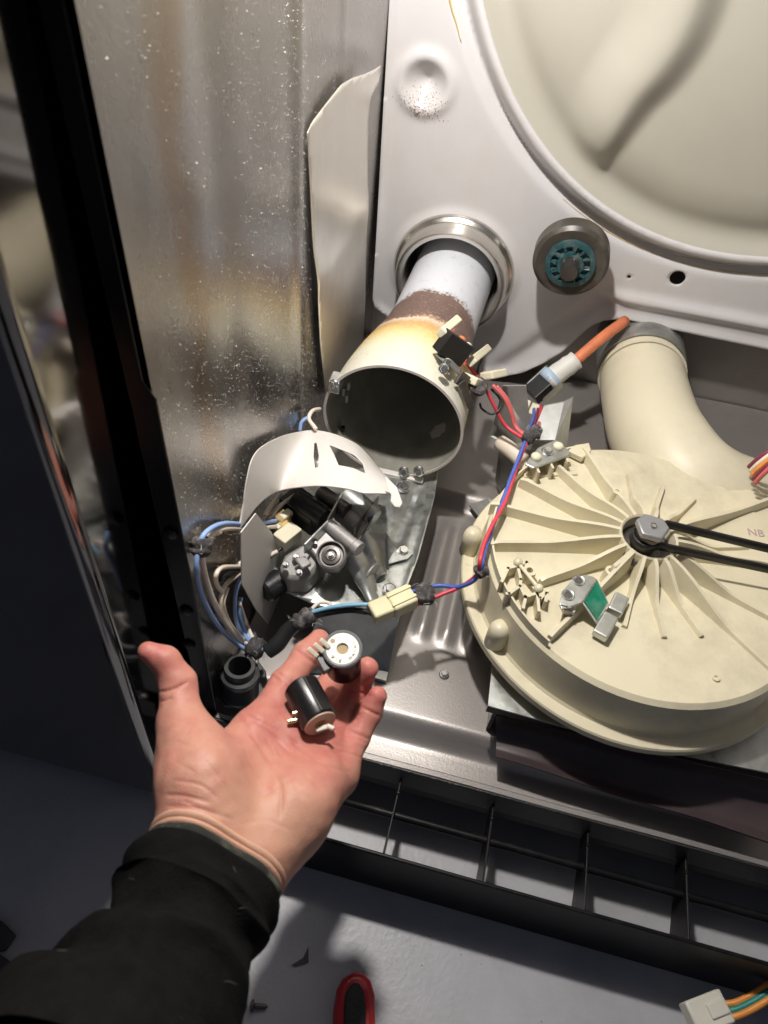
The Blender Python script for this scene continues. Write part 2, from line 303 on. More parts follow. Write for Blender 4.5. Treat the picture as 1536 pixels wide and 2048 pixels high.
def poly_sdf(U, V, poly):
    P = np.array(poly, float); d = np.full(U.shape, 1e9); ins = np.zeros(U.shape, bool)
    for i in range(len(P)):
        a, b = P[i], P[(i+1) % len(P)]; e = b-a
        t = np.clip(((U-a[0])*e[0]+(V-a[1])*e[1])/(e@e+1e-15), 0, 1)
        d = np.minimum(d, np.hypot(U-a[0]-t*e[0], V-a[1]-t*e[1]))
        c = ((a[1] > V) != (b[1] > V)); x = a[0]+(V-a[1])*e[0]/(e[1] if abs(e[1]) > 1e-12 else 1e-12); ins ^= c & (U < x)
    return np.where(ins, -d, d)
def sheet(name, ur, vr, step, sdf, fn, m, parent, solid=0.0, keep=None):
    us = np.arange(ur[0], ur[1]+step, step); vs = np.arange(vr[0], vr[1]+step, step)
    U, Vv = np.meshgrid(us, vs, indexing='ij'); s0 = sdf(U, Vv); U, Vv = U.copy(), Vv.copy(); e = step*0.05
    for _ in range(3):
        s = sdf(U, Vv); gx = (sdf(U+e, Vv)-sdf(U-e, Vv))/(2*e); gy = (sdf(U, Vv+e)-sdf(U, Vv-e))/(2*e)
        mk_ = (s0 > 0) & (s0 < 1.5*step) | ((s0 <= 0) & (s0 > -0.35*step))
        U[mk_] -= (s*gx)[mk_]; Vv[mk_] -= (s*gy)[mk_]
    ok = s0 < 1.5*step; n0, n1 = U.shape; idx = np.arange(n0*n1).reshape(n0, n1)
    c = [(slice(0, -1), slice(0, -1)), (slice(1, None), slice(0, -1)), (slice(1, None), slice(1, None)), (slice(0, -1), slice(1, None))]
    fk = np.all([ok[q] for q in c], axis=0) & np.any([s0[q] < -0.35*step for q in c], axis=0)
    Fq = np.stack([idx[q][fk] for q in c], -1); used = np.unique(Fq); re = -np.ones(n0*n1, int); re[used] = np.arange(len(used))
    P = fn(U.ravel()[used], Vv.ravel()[used])
    return mk(name, P, re[Fq], m, parent, smooth=True, solid=solid, angle=1.0)
def sstep(a, b, x):
    t = np.clip((x-a)/(b-a), 0, 1); return t*t*(3-2*t)
def screw(parent, p, n, r=0.0042, m='screw', name='screw', hexh=True):
    p = np.array(p, float); n = np.array(n, float)/np.linalg.norm(n)
    w = lathe([(r*1.45, 0), (r*1.45, 0.0008), (r*1.2, 0.0014)], p, n, 20)
    h = lathe([(r, 0.001), (r, 0.0034), (r*0.86, 0.0042)], p, n, 6)
    return mk(name, *join(w, h), m, parent, smooth=True, angle=0.5)
def tape(parent, P, r, seed=0, name='tape_wrap'):
    P = spline(P, 5); V, F = tube(P, [r*0.85, r*1.1, r, r*1.15, r*0.8], 14, 0)
    for v in V: v += 0.0016*np.array(mnoise.noise_vector(Vector(v*260+seed)))*(r/0.006)
    o = mk(name, V, F, 'tape', parent, smooth=True)
    H = []
    for i in range(18):                                   # lint fibres stuck to the tape
        q = V[rng.integers(len(V))]; a = q+rng.normal(0, r*0.35, 3); b = a+rng.normal(0, r*0.3, 3)
        H.append(tube([q, a, b], 0.00013, 4, 3))
    mk('lint_fibre', *join(*H), 'lint', o)['kind'] = 'stuff'
    return o

# ================================================================== SETTING
fl = mk('room_floor', [(-2, -1.5, 0), (2, -1.5, 0), (2, 2, 0), (-2, 2, 0)], [(0, 1, 2, 3)], 'floor'); fl['kind'] = 'structure'

# ================================================================== DRYER CABINET
cab = thing('dryer_cabinet', 'open clothes dryer cabinet of grey metal, front panel taken off', 'dryer', (0.2, 0.45, 0))
def wallfn(u, v):           # u = y, v = z ; shallow pressed ribs
    x = XW + 0.0025*np.exp(-((u-0.455-0.02*v)/0.010)**2) - 0.002*np.exp(-((u-0.34)/0.02)**2) + 0.0016*np.exp(-((u-0.565)/0.004)**2)
    return np.stack([x, u, v], -1)
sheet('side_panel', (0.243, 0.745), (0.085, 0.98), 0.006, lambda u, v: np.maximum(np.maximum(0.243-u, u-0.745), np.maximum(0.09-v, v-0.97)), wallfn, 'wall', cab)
# black front flange of the side panel, narrower above the notch
zn = at(300, 762, y=0.243)[2]
flp = [(XW-0.012, 0.243, 0.02), (XW+0.002, 0.243, 0.02), (XW+0.002, 0.243, zn-0.010), (XW-0.003, 0.243, zn), (XW-0.003, 0.243, 0.98), (XW-0.012, 0.243, 0.98)]
ff = mk('front_flange', *prism(flp, (0, -0.0016, 0)), 'flange', cab, bevel=0.0006)
mk('outer_skin', *box((XW-0.012, 0.49, 0.5), (0.0012, 0.49, 0.96)), 'flange', cab)
for q in [(341, 1066), (372, 1221), (378, 1288), (388, 1358), (210, 1024)]:
    p = at(*q, y=0.2412)
    if p[0] > XW-0.012: mk('screw', *lathe([(0.0046, 0), (0.0042, 0.0018), (0.0018, 0.0028)], p, (0, -1, 0), 16), 'flange', ff, smooth=True)
mk('rear_panel', *box((0.19, 0.752, 0.5), (0.70, 0.004, 0.96)), 'pan', cab)
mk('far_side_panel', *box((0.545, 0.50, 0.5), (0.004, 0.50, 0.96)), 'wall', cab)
# base pan: one pressed sheet with beads, a dropped front ledge and a rolled sill
def panz(u, v):
    z = np.full(u.shape, ZB)
    z -= 0.016*(1-sstep(0.262, 0.279, v))                                   # front ledge
    z += 0.011*(1-sstep(0.240, 0.247, v))                                   # rolled sill
    z -= 0.020*(1-sstep(0.2375, 0.2405, v))
    for x0 in (-0.006, 0.016, 0.038):                                       # three beads running back under the burner
        z += 0.007*np.exp(-((u-x0)/0.0065)**2)*sstep(0.345, 0.365, v)*(1-sstep(0.47, 0.50, v))
    z += 0.012*sstep(0.505, 0.525, v)                                       # raised rear shelf
    z += 0.012*sstep(0.60, 0.625, v)*sstep(0.17, 0.20, u)
    z += 0.0006*np.sin(u*37)*np.sin(v*31)
    return z
sheet('base_pan', (XW, 0.54), (0.236, 0.748), 0.0035, lambda u, v: np.maximum(np.maximum(XW-u, u-0.54), np.maximum(0.238-v, v-0.748)), lambda u, v: np.stack([u, v, panz(u, v)], -1), 'pan', cab)
mk('front_sill', *box((0.19, 0.2378, ZB-0.024), (0.70, 0.0022, 0.030)), 'black_tex', cab, bevel=0.0008)
for q in [(888, 1350), (1148, 1530)]:
    p = at(*q, z=ZB); screw(cab, p+[0, 0, 0.0002], (0, 0, 1), 0.003)
# inlet cover plate with corrugated fitting in the near left corner
fit = thing('drain_fitting', 'grey corrugated plastic tube on a cover plate in the near corner', 'pipe fitting', at(480, 1375, z=ZB+0.004))
cp = [at(x, y, z=ZB+0.004) for x, y in [(432, 1392), (445, 1345), (478, 1316), (512, 1318), (532, 1345), (540, 1400), (505, 1420), (450, 1415)]]
mk('cover_plate', *prism(cp, (0, 0, 0.003)), 'drum_black', fit, bevel=0.001)
c0 = at(482, 1385, z=ZB+0.006)
pr = [(0.0145, 0)]
for i in range(4): pr += [(0.0145, 0.003+i*0.0045), (0.0125, 0.0045+i*0.0045)]
pr += [(0.0150, 0.0235), (0.0150, 0.028), (0.0118, 0.0295), (0.0118, 0.037), (0.0088, 0.037), (0.0080, 0.012)]
mk('corrugated_tube', *lathe(pr, c0, (0, 0.1, 1), 32, cap=False), 'drum_black', fit, smooth=True, angle=0.6)
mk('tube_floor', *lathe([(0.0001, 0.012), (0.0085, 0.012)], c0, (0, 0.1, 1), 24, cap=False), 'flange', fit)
screw(fit, at(503, 1322, z=ZB+0.0075), (0, 0, 1), 0.0042)

# lint dust on side wall and pan (nobody could count it)
V, F = [], []
def speck(p, n, s):
    u, v, n = frame(n); a = random.random()*6.28; k = len(V)
    for i in range(3):
        r = s*random.uniform(0.5, 1.3); b = a+i*2.1; V.append(p+r*(math.cos(b)*u+math.sin(b)*v))
    V.append(p+n*s*0.9); F.extend([(k, k+1, k+3), (k+1, k+2, k+3), (k+2, k, k+3)])
cnt = 0
while cnt < 11000:
    y, z = random.uniform(0.25, 0.62), random.uniform(0.10, 0.80)
    dn = 0.5+0.9*mnoise.noise(Vector((y*9, z*5, 1.3)))+0.5*mnoise.noise(Vector((y*30, z*18, 4.0)))+0.8*math.exp(-((y-0.455-0.02*z)/0.03)**2)
    if random.random() > dn*0.8: continue
    s = random.choice([0.00022, 0.00024, 0.00028, 0.00032, 0.0004]) ; s *= 1.8 if random.random() < 0.02 else 1
    speck(np.array([wallfn(np.array(y), np.array(z))[0]+0.0001, y, z]), (1, 0, 0), s); cnt += 1
for i in range(900):
    x, y = random.uniform(XW, 0.1), random.uniform(0.27, 0.5); speck(np.array([x, y, panz(np.array(x), np.array(y))+0.0001]), (0, 0, 1), random.choice([0.0002, 0.0003, 0.0005]))
o = mk('lint', V, F, 'lint'); o['kind'] = 'stuff'

# ================================================================== REAR BULKHEAD
bk = thing('rear_bulkhead', 'white enamelled rear bulkhead pressed with a large round drum ring', 'bulkhead', (0.15, YB, 0.3))
DC, R_OUT, R_BEAD = np.array([0.177, 0.599]), 0.2925, 0.276
def xz(px, py): p = at(px, py, y=YB); return (p[0], p[2])
outl = [(xz(781, 0)[0]-0.001, 0.93), xz(781, 0), xz(747, 596), xz(752, 612), xz(790, 640), xz(850, 680), xz(905, 720), xz(955, 738), xz(985, 748), xz(1008, 751), xz(1045, 742), xz(1085, 724), xz(1125, 700), xz(1155, 672), xz(1180, 650),
        xz(1205, 638), xz(1235, 634), xz(1262, 637), xz(1400, 667), xz(1536, 695), (0.54, xz(1536, 695)[1]-0.01), (0.54, 0.93)]
hole_c = np.array(xz(907, 543)); hole_r = 0.0610
small_holes = [(xz(1355, 556), 0.0075), (xz(1258, 554), 0.0024), (xz(852, 172), 0.0026)]
def bk_sdf(u, v):
    s = poly_sdf(u, v, outl); s = np.maximum(s, hole_r-np.hypot(u-hole_c[0], v-hole_c[1]))
    for c, r in small_holes: s = np.maximum(s, r-np.hypot(u-c[0], v-c[1]))
    return np.maximum(s, R_BEAD-0.004-np.hypot(u-DC[0], v-DC[1]))
dimp = np.array(xz(851, 168))
e0, e1 = np.array(xz(1010, 735)), np.array(xz(1215, 600))
l0, l1 = np.array(xz(1215, 588)), np.array(xz(1536, 650))
def segd(u, v, a, b):
    e = b-a; t = np.clip(((u-a[0])*e[0]+(v-a[1])*e[1])/(e@e), 0, 1); return np.hypot(u-a[0]-t*e[0], v-a[1]-t*e[1])
def bk_fn(u, v):
    r = np.hypot(u-DC[0], v-DC[1]); y = np.full(u.shape, YB)
    y += 0.009*np.exp(-((r-(R_OUT-0.002))/0.0055)**2)                      # groove
    y -= 0.010*np.exp(-((r-R_BEAD)/0.0085)**2)                               # ring bead towards us
    d = np.hypot(u-dimp[0], v-dimp[1]); y += 0.012*np.exp(-(d/0.012)**2)-0.004*np.exp(-((d-0.022)/0.006)**2)
    h = np.hypot(u-hole_c[0], v-hole_c[1]); y -= 0.0045*np.exp(-((h-hole_r)/0.006)**2)
    s = poly_sdf(u, v, outl); y -= 0.004*np.exp(-(s/0.005)**2)               # rolled edge
    y += 0.006*np.exp(-(segd(u, v, e0, e1)/0.010)**2)                        # pressed crease of the lower lobe
    dl = segd(u, v, l0, l1); y -= 0.006*np.exp(-(dl/0.006)**2)
    return np.stack([u, y, v], -1)
panel = sheet('panel', (-0.155, 0.54), (0.10, 0.93), 0.0032, bk_sdf, bk_fn, 'white', bk)
md = panel.modifiers.new('thickness', 'SOLIDIFY'); md.thickness = 0.0012; md.offset = -1
cr = np.array([xz(1176, 374), xz(1186, 335), xz(1210, 272), xz(1262, 180), xz(1312, 120), xz(1352, 60), xz(1380, -10), xz(1400, -90), xz(1410, -200)])
CR = spline(cr, 6)
def crease(u, v):
    best = np.full(u.shape, 9.0); sg = np.zeros(u.shape); tt = np.zeros(u.shape)
    for i in range(len(CR)-1):
        a, e = CR[i], CR[i+1]-CR[i]; t = np.clip(((u-a[0])*e[0]+(v-a[1])*e[1])/(e@e), 0, 1); dx, dz = u-a[0]-t*e[0], v-a[1]-t*e[1]; d = np.hypot(dx, dz)
        c = e[0]*dz-e[1]*dx; b = d < best; best = np.where(b, d, best); sg = np.where(b, np.sign(c), sg); tt = np.where(b, (i+t)/(len(CR)-1), tt)
    return best*sg, tt
def disc_fn(u, v):
    r = np.hypot(u-DC[0], v-DC[1]); y = YB+0.0008-0.010*np.exp(-((r-R_BEAD)/0.0085)**2)+0.003*np.exp(-((r-R_BEAD+0.022)/0.010)**2)
    y -= 0.007*sstep(R_BEAD-0.012, R_BEAD-0.060, r)
    d, t = crease(u, v)                                                      # d > 0 on the left of the fold
    w = 0.013+0.019*sstep(0.0, 0.5, t)
    prof = np.where(d > 0, 1-sstep(0, 0.040+0.015*t, d), 1-sstep(0, w, -d))
    y -= 0.016*prof*sstep(0.0, 0.35, t)*sstep(R_BEAD-0.006, R_BEAD-0.040, r)
    return np.stack([u, y, v], -1)
sheet('drum_disc', (-0.11, 0.46), (0.31, 0.89), 0.0034, lambda u, v: np.hypot(u-DC[0], v-DC[1])-(R_BEAD-0.0012), disc_fn, 'cream_disc', bk)
# felt glue left outside the ring
gp = [bk_fn(np.array(DC[0]+(R_OUT+0.008)*math.cos(a)), np.array(DC[1]+(R_OUT+0.008)*math.sin(a)))+[0, -0.0006, 0] for a in np.linspace(math.radians(165), math.radians(208), 40)]
for p in gp: p += np.array([mnoise.noise(Vector(p*60))*0.0015, 0, mnoise.noise(Vector(p*60+[5, 0, 0]))*0.0015])
mk('felt_glue', *tube(gp, [0.0006, 0.0018, 0.0008, 0.002, 0.0010, 0.0016, 0.0005], 6, 2, 0.35), 'glue', bk, smooth=True)
gp = [bk_fn(np.array(DC[0]+(R_OUT+0.003)*math.cos(a)), np.array(DC[1]+(R_OUT+0.003)*math.sin(a)))+[0, -0.0006, 0] for a in np.linspace(math.radians(240), math.radians(285), 40)]
mk('felt_glue', *tube(gp, [0.0004, 0.001, 0.0005, 0.0012, 0.0004], 6, 2, 0.35), 'glue', bk, smooth=True)
V, F = [], []
for i in range(500):
    u, v = dimp[0]+random.gauss(0, 0.009), dimp[1]-0.016+random.gauss(0, 0.006); speck(bk_fn(np.array(u), np.array(v))+[0, -0.0001, 0], (0, -1, 0), random.choice([0.00025, 0.0004, 0.0006]))
mk('rust_dust', V, F, 'rust', bk)['kind'] = 'stuff'
# steel collar round the burner hole
hc = np.array([hole_c[0], YB, hole_c[1]])
mk('burner_collar', *lathe([(0.0640, -0.002), (0.0640, 0.004), (0.0615, 0.008), (0.0590, 0.009), (0.0578, 0.013), (0.0572, 0.027), (0.0560, 0.029), (0.0530, 0.0292), (0.0505, 0.027), (0.0490, 0.020), (0.0485, -0.04)], hc, (0, -1, 0), 64, cap=False), 'chrome', bk, smooth=True, angle=0.9)

# drum support roller
rp = at(1142, 517, y=YB-0.036)
rl = thing('drum_roller', 'round drum support roller with teal hub and worn shaft', 'roller', rp)
mk('tyre', *lathe([(0.0150, 0.008), (0.032, 0.009), (0.0355, 0.006), (0.0355, -0.010), (0.032, -0.013), (0.015, -0.012)], rp, (0, -1, 0), 48), 'tyre', rl, smooth=True, angle=0.6)
def rough(vf, a, f):
    V, F = vf
    for v in V: v += a*np.array(mnoise.noise_vector(Vector(v*f)))
    return V, F
hub = mk('hub', *rough(lathe([(0.0235, 0.005), (0.0235, 0.012), (0.0185, 0.0130), (0.0180, 0.0095), (0.0130, 0.0095), (0.0120, 0.0135), (0.0085, 0.0135), (0.008, 0.008)], rp, (0, -1, 0), 40), 0.0010, 260), 'teal', rl, smooth=True, angle=0.5)
sp_ = [box(rp+np.array([math.cos(a)*0.0155, -0.0115, math.sin(a)*0.0155]), (0.006, 0.004, 0.0022), ((math.cos(a), 0, math.sin(a)), (0, 1, 0), (-math.sin(a), 0, math.cos(a)))) for a in np.arange(12)*PI/6]
for v_, f_ in sp_: mk('spoke', *rough((v_, f_), 0.0018, 300), 'teal', hub)
V, F = lathe([(0.0078, 0.004), (0.0082, 0.014), (0.0076, 0.019), (0.0055, 0.0215), (0.002, 0.0225)], rp, (0, -1, 0), 18)
for v in V: v += 0.0016*np.array(mnoise.noise_vector(Vector(v*300)))
mk('shaft', V, F, 'rusty', rl, smooth=True)
mk('shaft_stub', *lathe([(0.008, 0.03), (0.010, -0.036)], rp-np.array([0, -0.002, 0]), (0, -1, 0), 16), 'dark_steel', rl)

# aluminium heat shield between wall and bulkhead
sh = thing('heat_shield', 'thin crinkled aluminium sheet standing between the side wall and bulkhead', 'heat shield', (XW+0.006, 0.57, 0.3))
hp = [(616, 266), (628, 244), (690, 170), (712, 157), (735, 150), (756, 140), (770, 130), (762, 168), (748, 196), (742, 240), (736, 420), (728, 600), (722, 690), (700, 790), (650, 800), (640, 690), (626, 470)]
def hs(px, py):
    k = np.clip((np.asarray(px)-616)/150.0, 0, 1); p = at(px, py, x=XW+0.003+0.012*k); return p
uv = [tuple(hs(*q)[1:]) for q in hp]
def hs_fn(u, v):
    y0 = min(q[0] for q in uv); k = (u-y0)/0.2
    x = XW+0.003+0.012*np.clip(k, 0, 1)+0.0006*np.sin(v*16+u*8)+0.0003*np.sin(v*61+1)*np.sin(u*40)
    x += 0.0015*np.exp(-((v-0.345)/0.02)**2)
    return np.stack([x, u, v], -1)
ul, vl = [q[0] for q in uv], [q[1] for q in uv]
sheet('shield_sheet', (min(ul), max(ul)), (min(vl), max(vl)), 0.004, lambda u, v: poly_sdf(u, v, uv), hs_fn, 'alu', sh, solid=0.0006)

# ================================================================== BURNER TUBE
MC = np.array([-0.0735, 0.487, 0.2215]); RC = np.array([hole_c[0]+0.003, 0.76, hole_c[1]-0.003]); RM_ = 0.0624
bt = thing('burner_tube', 'white burner funnel with brown and yellow scorch bands above the gas valve', 'burner tube', MC)
prof = [(0.0, 0.0634), (0.0025, 0.0634), (0.003, 0.0624), (0.02, 0.0618), (0.04, 0.0600), (0.065, 0.0560), (0.085, 0.0515), (0.105, 0.0470), (0.125, 0.0440), (0.15, 0.0425), (0.273, 0.0420)]
T = spline([(a, b, 0) for a, b in prof], 8)[:, :2]
def loft(T, off, seg=72, hole=None):
    V, F = [], []
    for yy, r in T:
        k = yy/0.273; k2 = sstep(0.0, 1.0, k) if False else k; c = MC*(1-k2)+RC*k2
        for i in range(seg):
            a = 2*PI*i/seg; V.append([c[0]+(r+off)*math.cos(a), MC[1]+yy, c[2]+(r+off)*math.sin(a)])
    for j in range(len(T)-1):
        for i in range(seg):
            if hole and hole(j, i): continue
            F.append((j*seg+i, j*seg+(i+1) % seg, (j+1)*seg+(i+1) % seg, (j+1)*seg+i))
    return np.array(V), F
def on_tube(px, py, off=0.0, far=False):      # where a sight line meets the funnel skin
    d = RM.T @ np.array([(px-768.0)/FPX, (py-1024.0)/FPX, 1.0]); prev = None; best = None
    for k in np.linspace(0.45, 1.05, 2400):
        p = CAM+d*k; yy = p[1]-MC[1]
        if yy < 0 or yy > 0.27: prev = None; continue
        c = MC*(1-yy/0.273)+RC*(yy/0.273); f = math.hypot(p[0]-c[0], p[2]-c[2])-np.interp(yy, T[:, 0], T[:, 1])-off
        if far:
            if prev is not None and prev < 0 <= f: return p
        else:
            if best is None or f < best[0]: best = (f, p)
            if f <= 0: return p
        prev = f
    return best[1]
vh = on_tube(868, 868, far=True); vy, va = vh[1]-MC[1], math.degrees(math.atan2(vh[2]-MC[2], vh[0]-MC[0])) % 360
def hl(j, i):       # round vent hole in the right flank, slot for the thermostat higher up
    y = T[j][0]; a = (i+0.5)*2.0
    return ((y-vy)/0.0085)**2+((a-va)/8.5)**2 < 1 or (abs(y-0.076) < 0.012 and 26 < a < 44)
o = mk('tube_shell', *loft(T, 0.0, 180, hl), 'tube', bt, smooth=True)
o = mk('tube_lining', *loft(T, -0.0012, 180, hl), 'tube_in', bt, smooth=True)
mk('mouth_rim', *lathe([(0.0636, 0), (0.0612, 0), (0.0612, -0.001), (0.0636, -0.001)], MC, (0, -1, 0), 72, closed=True), 'shield', bt, smooth=True, angle=0.5)
for q in [(808, 943), (838, 942)]: screw(bt, at(*q, y=0.4865), (0, -1, 0.4), 0.0036)
tabm = mk('clip', *box(at(672, 765, y=0.492), (0.010, 0.016, 0.012)), 'galv', bt, bevel=0.001)
screw(bt, at(668, 768, y=0.482), (-0.3, -1, 0.4), 0.003)
for q in [(694, 770), (684, 782), (690, 795)]: mk('slot_tab', *box(at(*q, y=0.505)+[0.002, 0, 0], (0.002, 0.004, 0.008)), 'galv', bt)
for q in [(686, 858), (774, 938)]: mk('slot', *box(at(*q, y=0.50), (0.003, 0.004, 0.005)), 'flange', bt)
mk('rim_foot', *box(at(795, 948, y=0.4868)+[0, 0, -0.001], (0.05, 0.006, 0.003)), 'shield', bt, bevel=0.001)

# ================================================================== BURNER BASE PLATE, VALVE, SHIELD
ZP = 0.160
pl = thing('burner_plate', 'galvanised steel mounting plate under the gas valve, screwed down at right', 'metal plate', at(760, 1150, z=ZP))
pp = [(876, 946), (868, 1000), (836, 1120), (800, 1215), (640, 1216), (520, 1160), (560, 960), (640, 930)]
P3 = [at(*q, z=ZP) for q in pp]
P3 = [p if p[0] > XW+0.004 else np.array([XW+0.004, p[1], p[2]]) for p in P3]
u_ = [p[0] for p in P3]; v_ = [p[1] for p in P3]
rib_a, rib_b = at(842, 960, z=ZP)[:2], at(795, 1080, z=ZP)[:2]
def plfn(u, v):
    z = np.full(u.shape, ZP); d = segd(u, v, np.array(rib_a), np.array(rib_b)); z -= 0.003*(1-sstep(0.004, 0.008, d))
    edge = poly_sdf(u, v, [p[:2] for p in P3]); z += 0.0035*(1-sstep(0.0, 0.005, -edge))*(u > P3[3][0]-0.02)
    d2 = segd(u, v, at(700, 1010, z=ZP)[:2], at(640, 1180, z=ZP)[:2]); z += 0.004*np.exp(-(d2/0.012)**2)
    return np.stack([u, v, z], -1)
sheet('plate_top', (min(u_), max(u_)), (min(v_), max(v_)), 0.003, lambda u, v: poly_sdf(u, v, [p[:2] for p in P3]), plfn, 'galv', pl, solid=0.001)
fa = [at(640, 1216, z=ZP), at(800, 1215, z=ZP), at(776, 1350, z=ZB+0.002), at(600, 1345, z=ZB+0.002)]
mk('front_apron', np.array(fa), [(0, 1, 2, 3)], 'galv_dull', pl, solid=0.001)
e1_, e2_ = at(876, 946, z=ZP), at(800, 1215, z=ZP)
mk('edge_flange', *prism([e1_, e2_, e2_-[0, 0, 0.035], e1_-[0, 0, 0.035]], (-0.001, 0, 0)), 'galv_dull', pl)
for q in [(807, 1103), (779, 1180), (806, 975)]: screw(pl, at(*q, z=ZP+0.0035), (0.1, -0.1, 1), 0.0042)
mk('lock_tab', *prism([at(x, y, z=ZP+0.0035) for x, y in [(770, 1112), (818, 1095), (826, 1106), (815, 1118), (772, 1130)]], (0, 0, 0.001)), 'galv', pl)
mk('corner_tab', *box(at(762, 1352, z=ZB+0.004), (0.010, 0.008, 0.004)), 'galv', pl)

vv = at(640, 1080, z=0.205)
gv = thing('gas_valve', 'grey cast gas valve with round regulator cap under the white shield', 'gas valve', at(640, 1100, z=ZP))
def vp(px, py, z): return at(px, py, z=z)
ax = vp(740, 1090, 0.2)-vp(640, 1020, 0.2); ax /= np.linalg.norm(ax)         # long way of the coil frame, down to the right
ay = np.cross((0, 0, 1), ax); A = (ax, ay, np.array([0, 0, 1.0]))
def z5(x, y): return (540+x/5.12, 960+y/5.12)
def slab(pts, z0, dz, m, name, bev=0.0012): return mk(name, *prism([vp(*z5(x, y), z0+k) for x, y, k in pts], (0, 0, -dz)), m, gv, bevel=bev, smooth=True)
slab([(590, 402, .006), (850, 622, .002), (882, 700, 0), (795, 765, -.002), (700, 905, -.006), (560, 905, -.006), (500, 812, -.003), (420, 715, 0), (345, 642, .003)], 0.199, 0.005, 'cast', 'valve_plate')
slab([(345, 642, .006), (440, 700, .004), (515, 810, 0), (480, 905, -.004), (390, 1010, -.008), (185, 1008, -.008), (88, 900, -.006), (150, 760, 0)], 0.190, 0.022, 'cast', 'valve_body', 0.003)
slab([(250, 800, 0), (360, 770, 0), (430, 850, 0), (330, 900, 0)], 0.197, 0.004, 'cast', 'valve_boss')
slab([(345, 650, .006), (590, 405, .008), (602, 418, .008), (358, 664, .006)], 0.206, 0.012, 'galv', 'bracket_edge', 0.0004)
slab([(740, 110, 0), (755, 120, 0), (600, 400, 0), (585, 390, 0)], 0.214, 0.010, 'galv_dull', 'bracket_edge', 0.0004)
slab([(980, 340, 0), (1085, 322, 0), (905, 640, 0), (880, 630, 0), (1020, 430, 0)], 0.206, 0.004, 'dark_steel', 'bracket_edge', 0.0004)
for x, y in [(462, 628), (965, 298)]: mk('rivet_hole', *lathe([(0.0022, 0.0003), (0.0001, 0.0005)], vp(*z5(x, y), 0.2055), (0, -0.2, 1), 12, cap=False), 'flange', gv)
for x, y in [(265, 790), (300, 950), (160, 870)]: screw(gv, vp(*z5(x, y), 0.193), (0, -0.4, 1), 0.002)
for px, py, z, c_ in [(560, 1050, .198, 'spade'), (572, 1030, .203, 'spade')]: mk('wire_terminal', *box(vp(px, py, z), (0.006, 0.010, 0.005), A), c_, gv, bevel=0.0006)
rc = vp(663, 1113, 0.200); rn = camdir(-0.05, -0.35, -0.93)
mk('regulator_cap', *lathe([(0.0105, -0.014), (0.0112, -0.002), (0.0112, 0.004), (0.0100, 0.005), (0.0092, 0.002), (0.0078, 0.002), (0.0074, 0.0038), (0.005, 0.0042), (0.0035, 0.003), (0.001, 0.003)], rc, rn, 40), 'dark_steel', gv, smooth=True, angle=0.5)
mk('cap_ring', *lathe([(0.0116, -0.005), (0.0116, 0.0045), (0.0104, 0.0058), (0.0100, 0.0048), (0.0105, -0.005)], rc, rn, 40, cap=False), 'cast', gv, smooth=True, angle=0.5)
screw(gv, rc+rn*0.003, rn, 0.0018)
# coil frame: two cheeks, cross rod, two solenoid cans and dark core stack
def cheek(a, b, z0, z1, m, t=0.0016):
    p, q = vp(*a, z0), vp(*b, z0); return mk('bracket_cheek', *prism([p, q, q+[0, 0, z1-z0], p+[0, 0, z1-z0]], ay*t), m, gv, bevel=0.0005)
cheek((706, 1085), (752, 1025), 0.190, 0.210, 'dark_steel')
mk('cross_rod', *lathe([(0.0052, 0), (0.0052, 0.030), (0.0062, 0.031), (0.0062, 0.036)], vp(655, 1048, 0.206), vp(705, 1088, 0.206)-vp(655, 1048, 0.206), 20), 'cast', gv, smooth=True, angle=0.5)
mk('solenoid_can', *lathe([(0.010, 0), (0.0105, 0.002), (0.0105, 0.030), (0.0085, 0.033), (0.003, 0.034)], vp(690, 990, 0.203), ax+[0, 0, -0.15], 24), 'tape' if False else 'galv_dull', gv, smooth=True, angle=0.6)
mk('solenoid_can', *lathe([(0.008, 0), (0.0085, 0.002), (0.0085, 0.026), (0.0065, 0.028)], vp(680, 1022, 0.197), ax+[0, 0, -0.1], 24), 'cast', gv, smooth=True, angle=0.6)
mk('core_stack', *box(vp(608, 1020, 0.197), (0.036, 0.022, 0.020), A), 'black_plastic', gv, bevel=0.001)
mk('core_tube', *lathe([(0.0085, 0), (0.0085, 0.032)], vp(592, 998, 0.206), ax, 24), 'black_plastic', gv, smooth=True, angle=0.6)
mk('core_tube', *lathe([(0.007, 0), (0.007, 0.030)], vp(640, 985, 0.206), ax, 24), 'dark_steel', gv, smooth=True, angle=0.6)
mk('terminal_block', *box(vp(575, 1072, 0.192), (0.014, 0.020, 0.012), A), 'spade', gv, bevel=0.001)
mk('terminal_block', *box(vp(565, 1038, 0.200), (0.010, 0.012, 0.010), A), 'brass', gv, bevel=0.001)
mk('gas_plug', *lathe([(0.0105, 0), (0.0105, 0.016), (0.009, 0.018)], vp(562, 1160, 0.165), vp(553, 1160, 0.18)-vp(575, 1145, 0.18), 24), 'black_plastic', gv, smooth=True, angle=0.6)
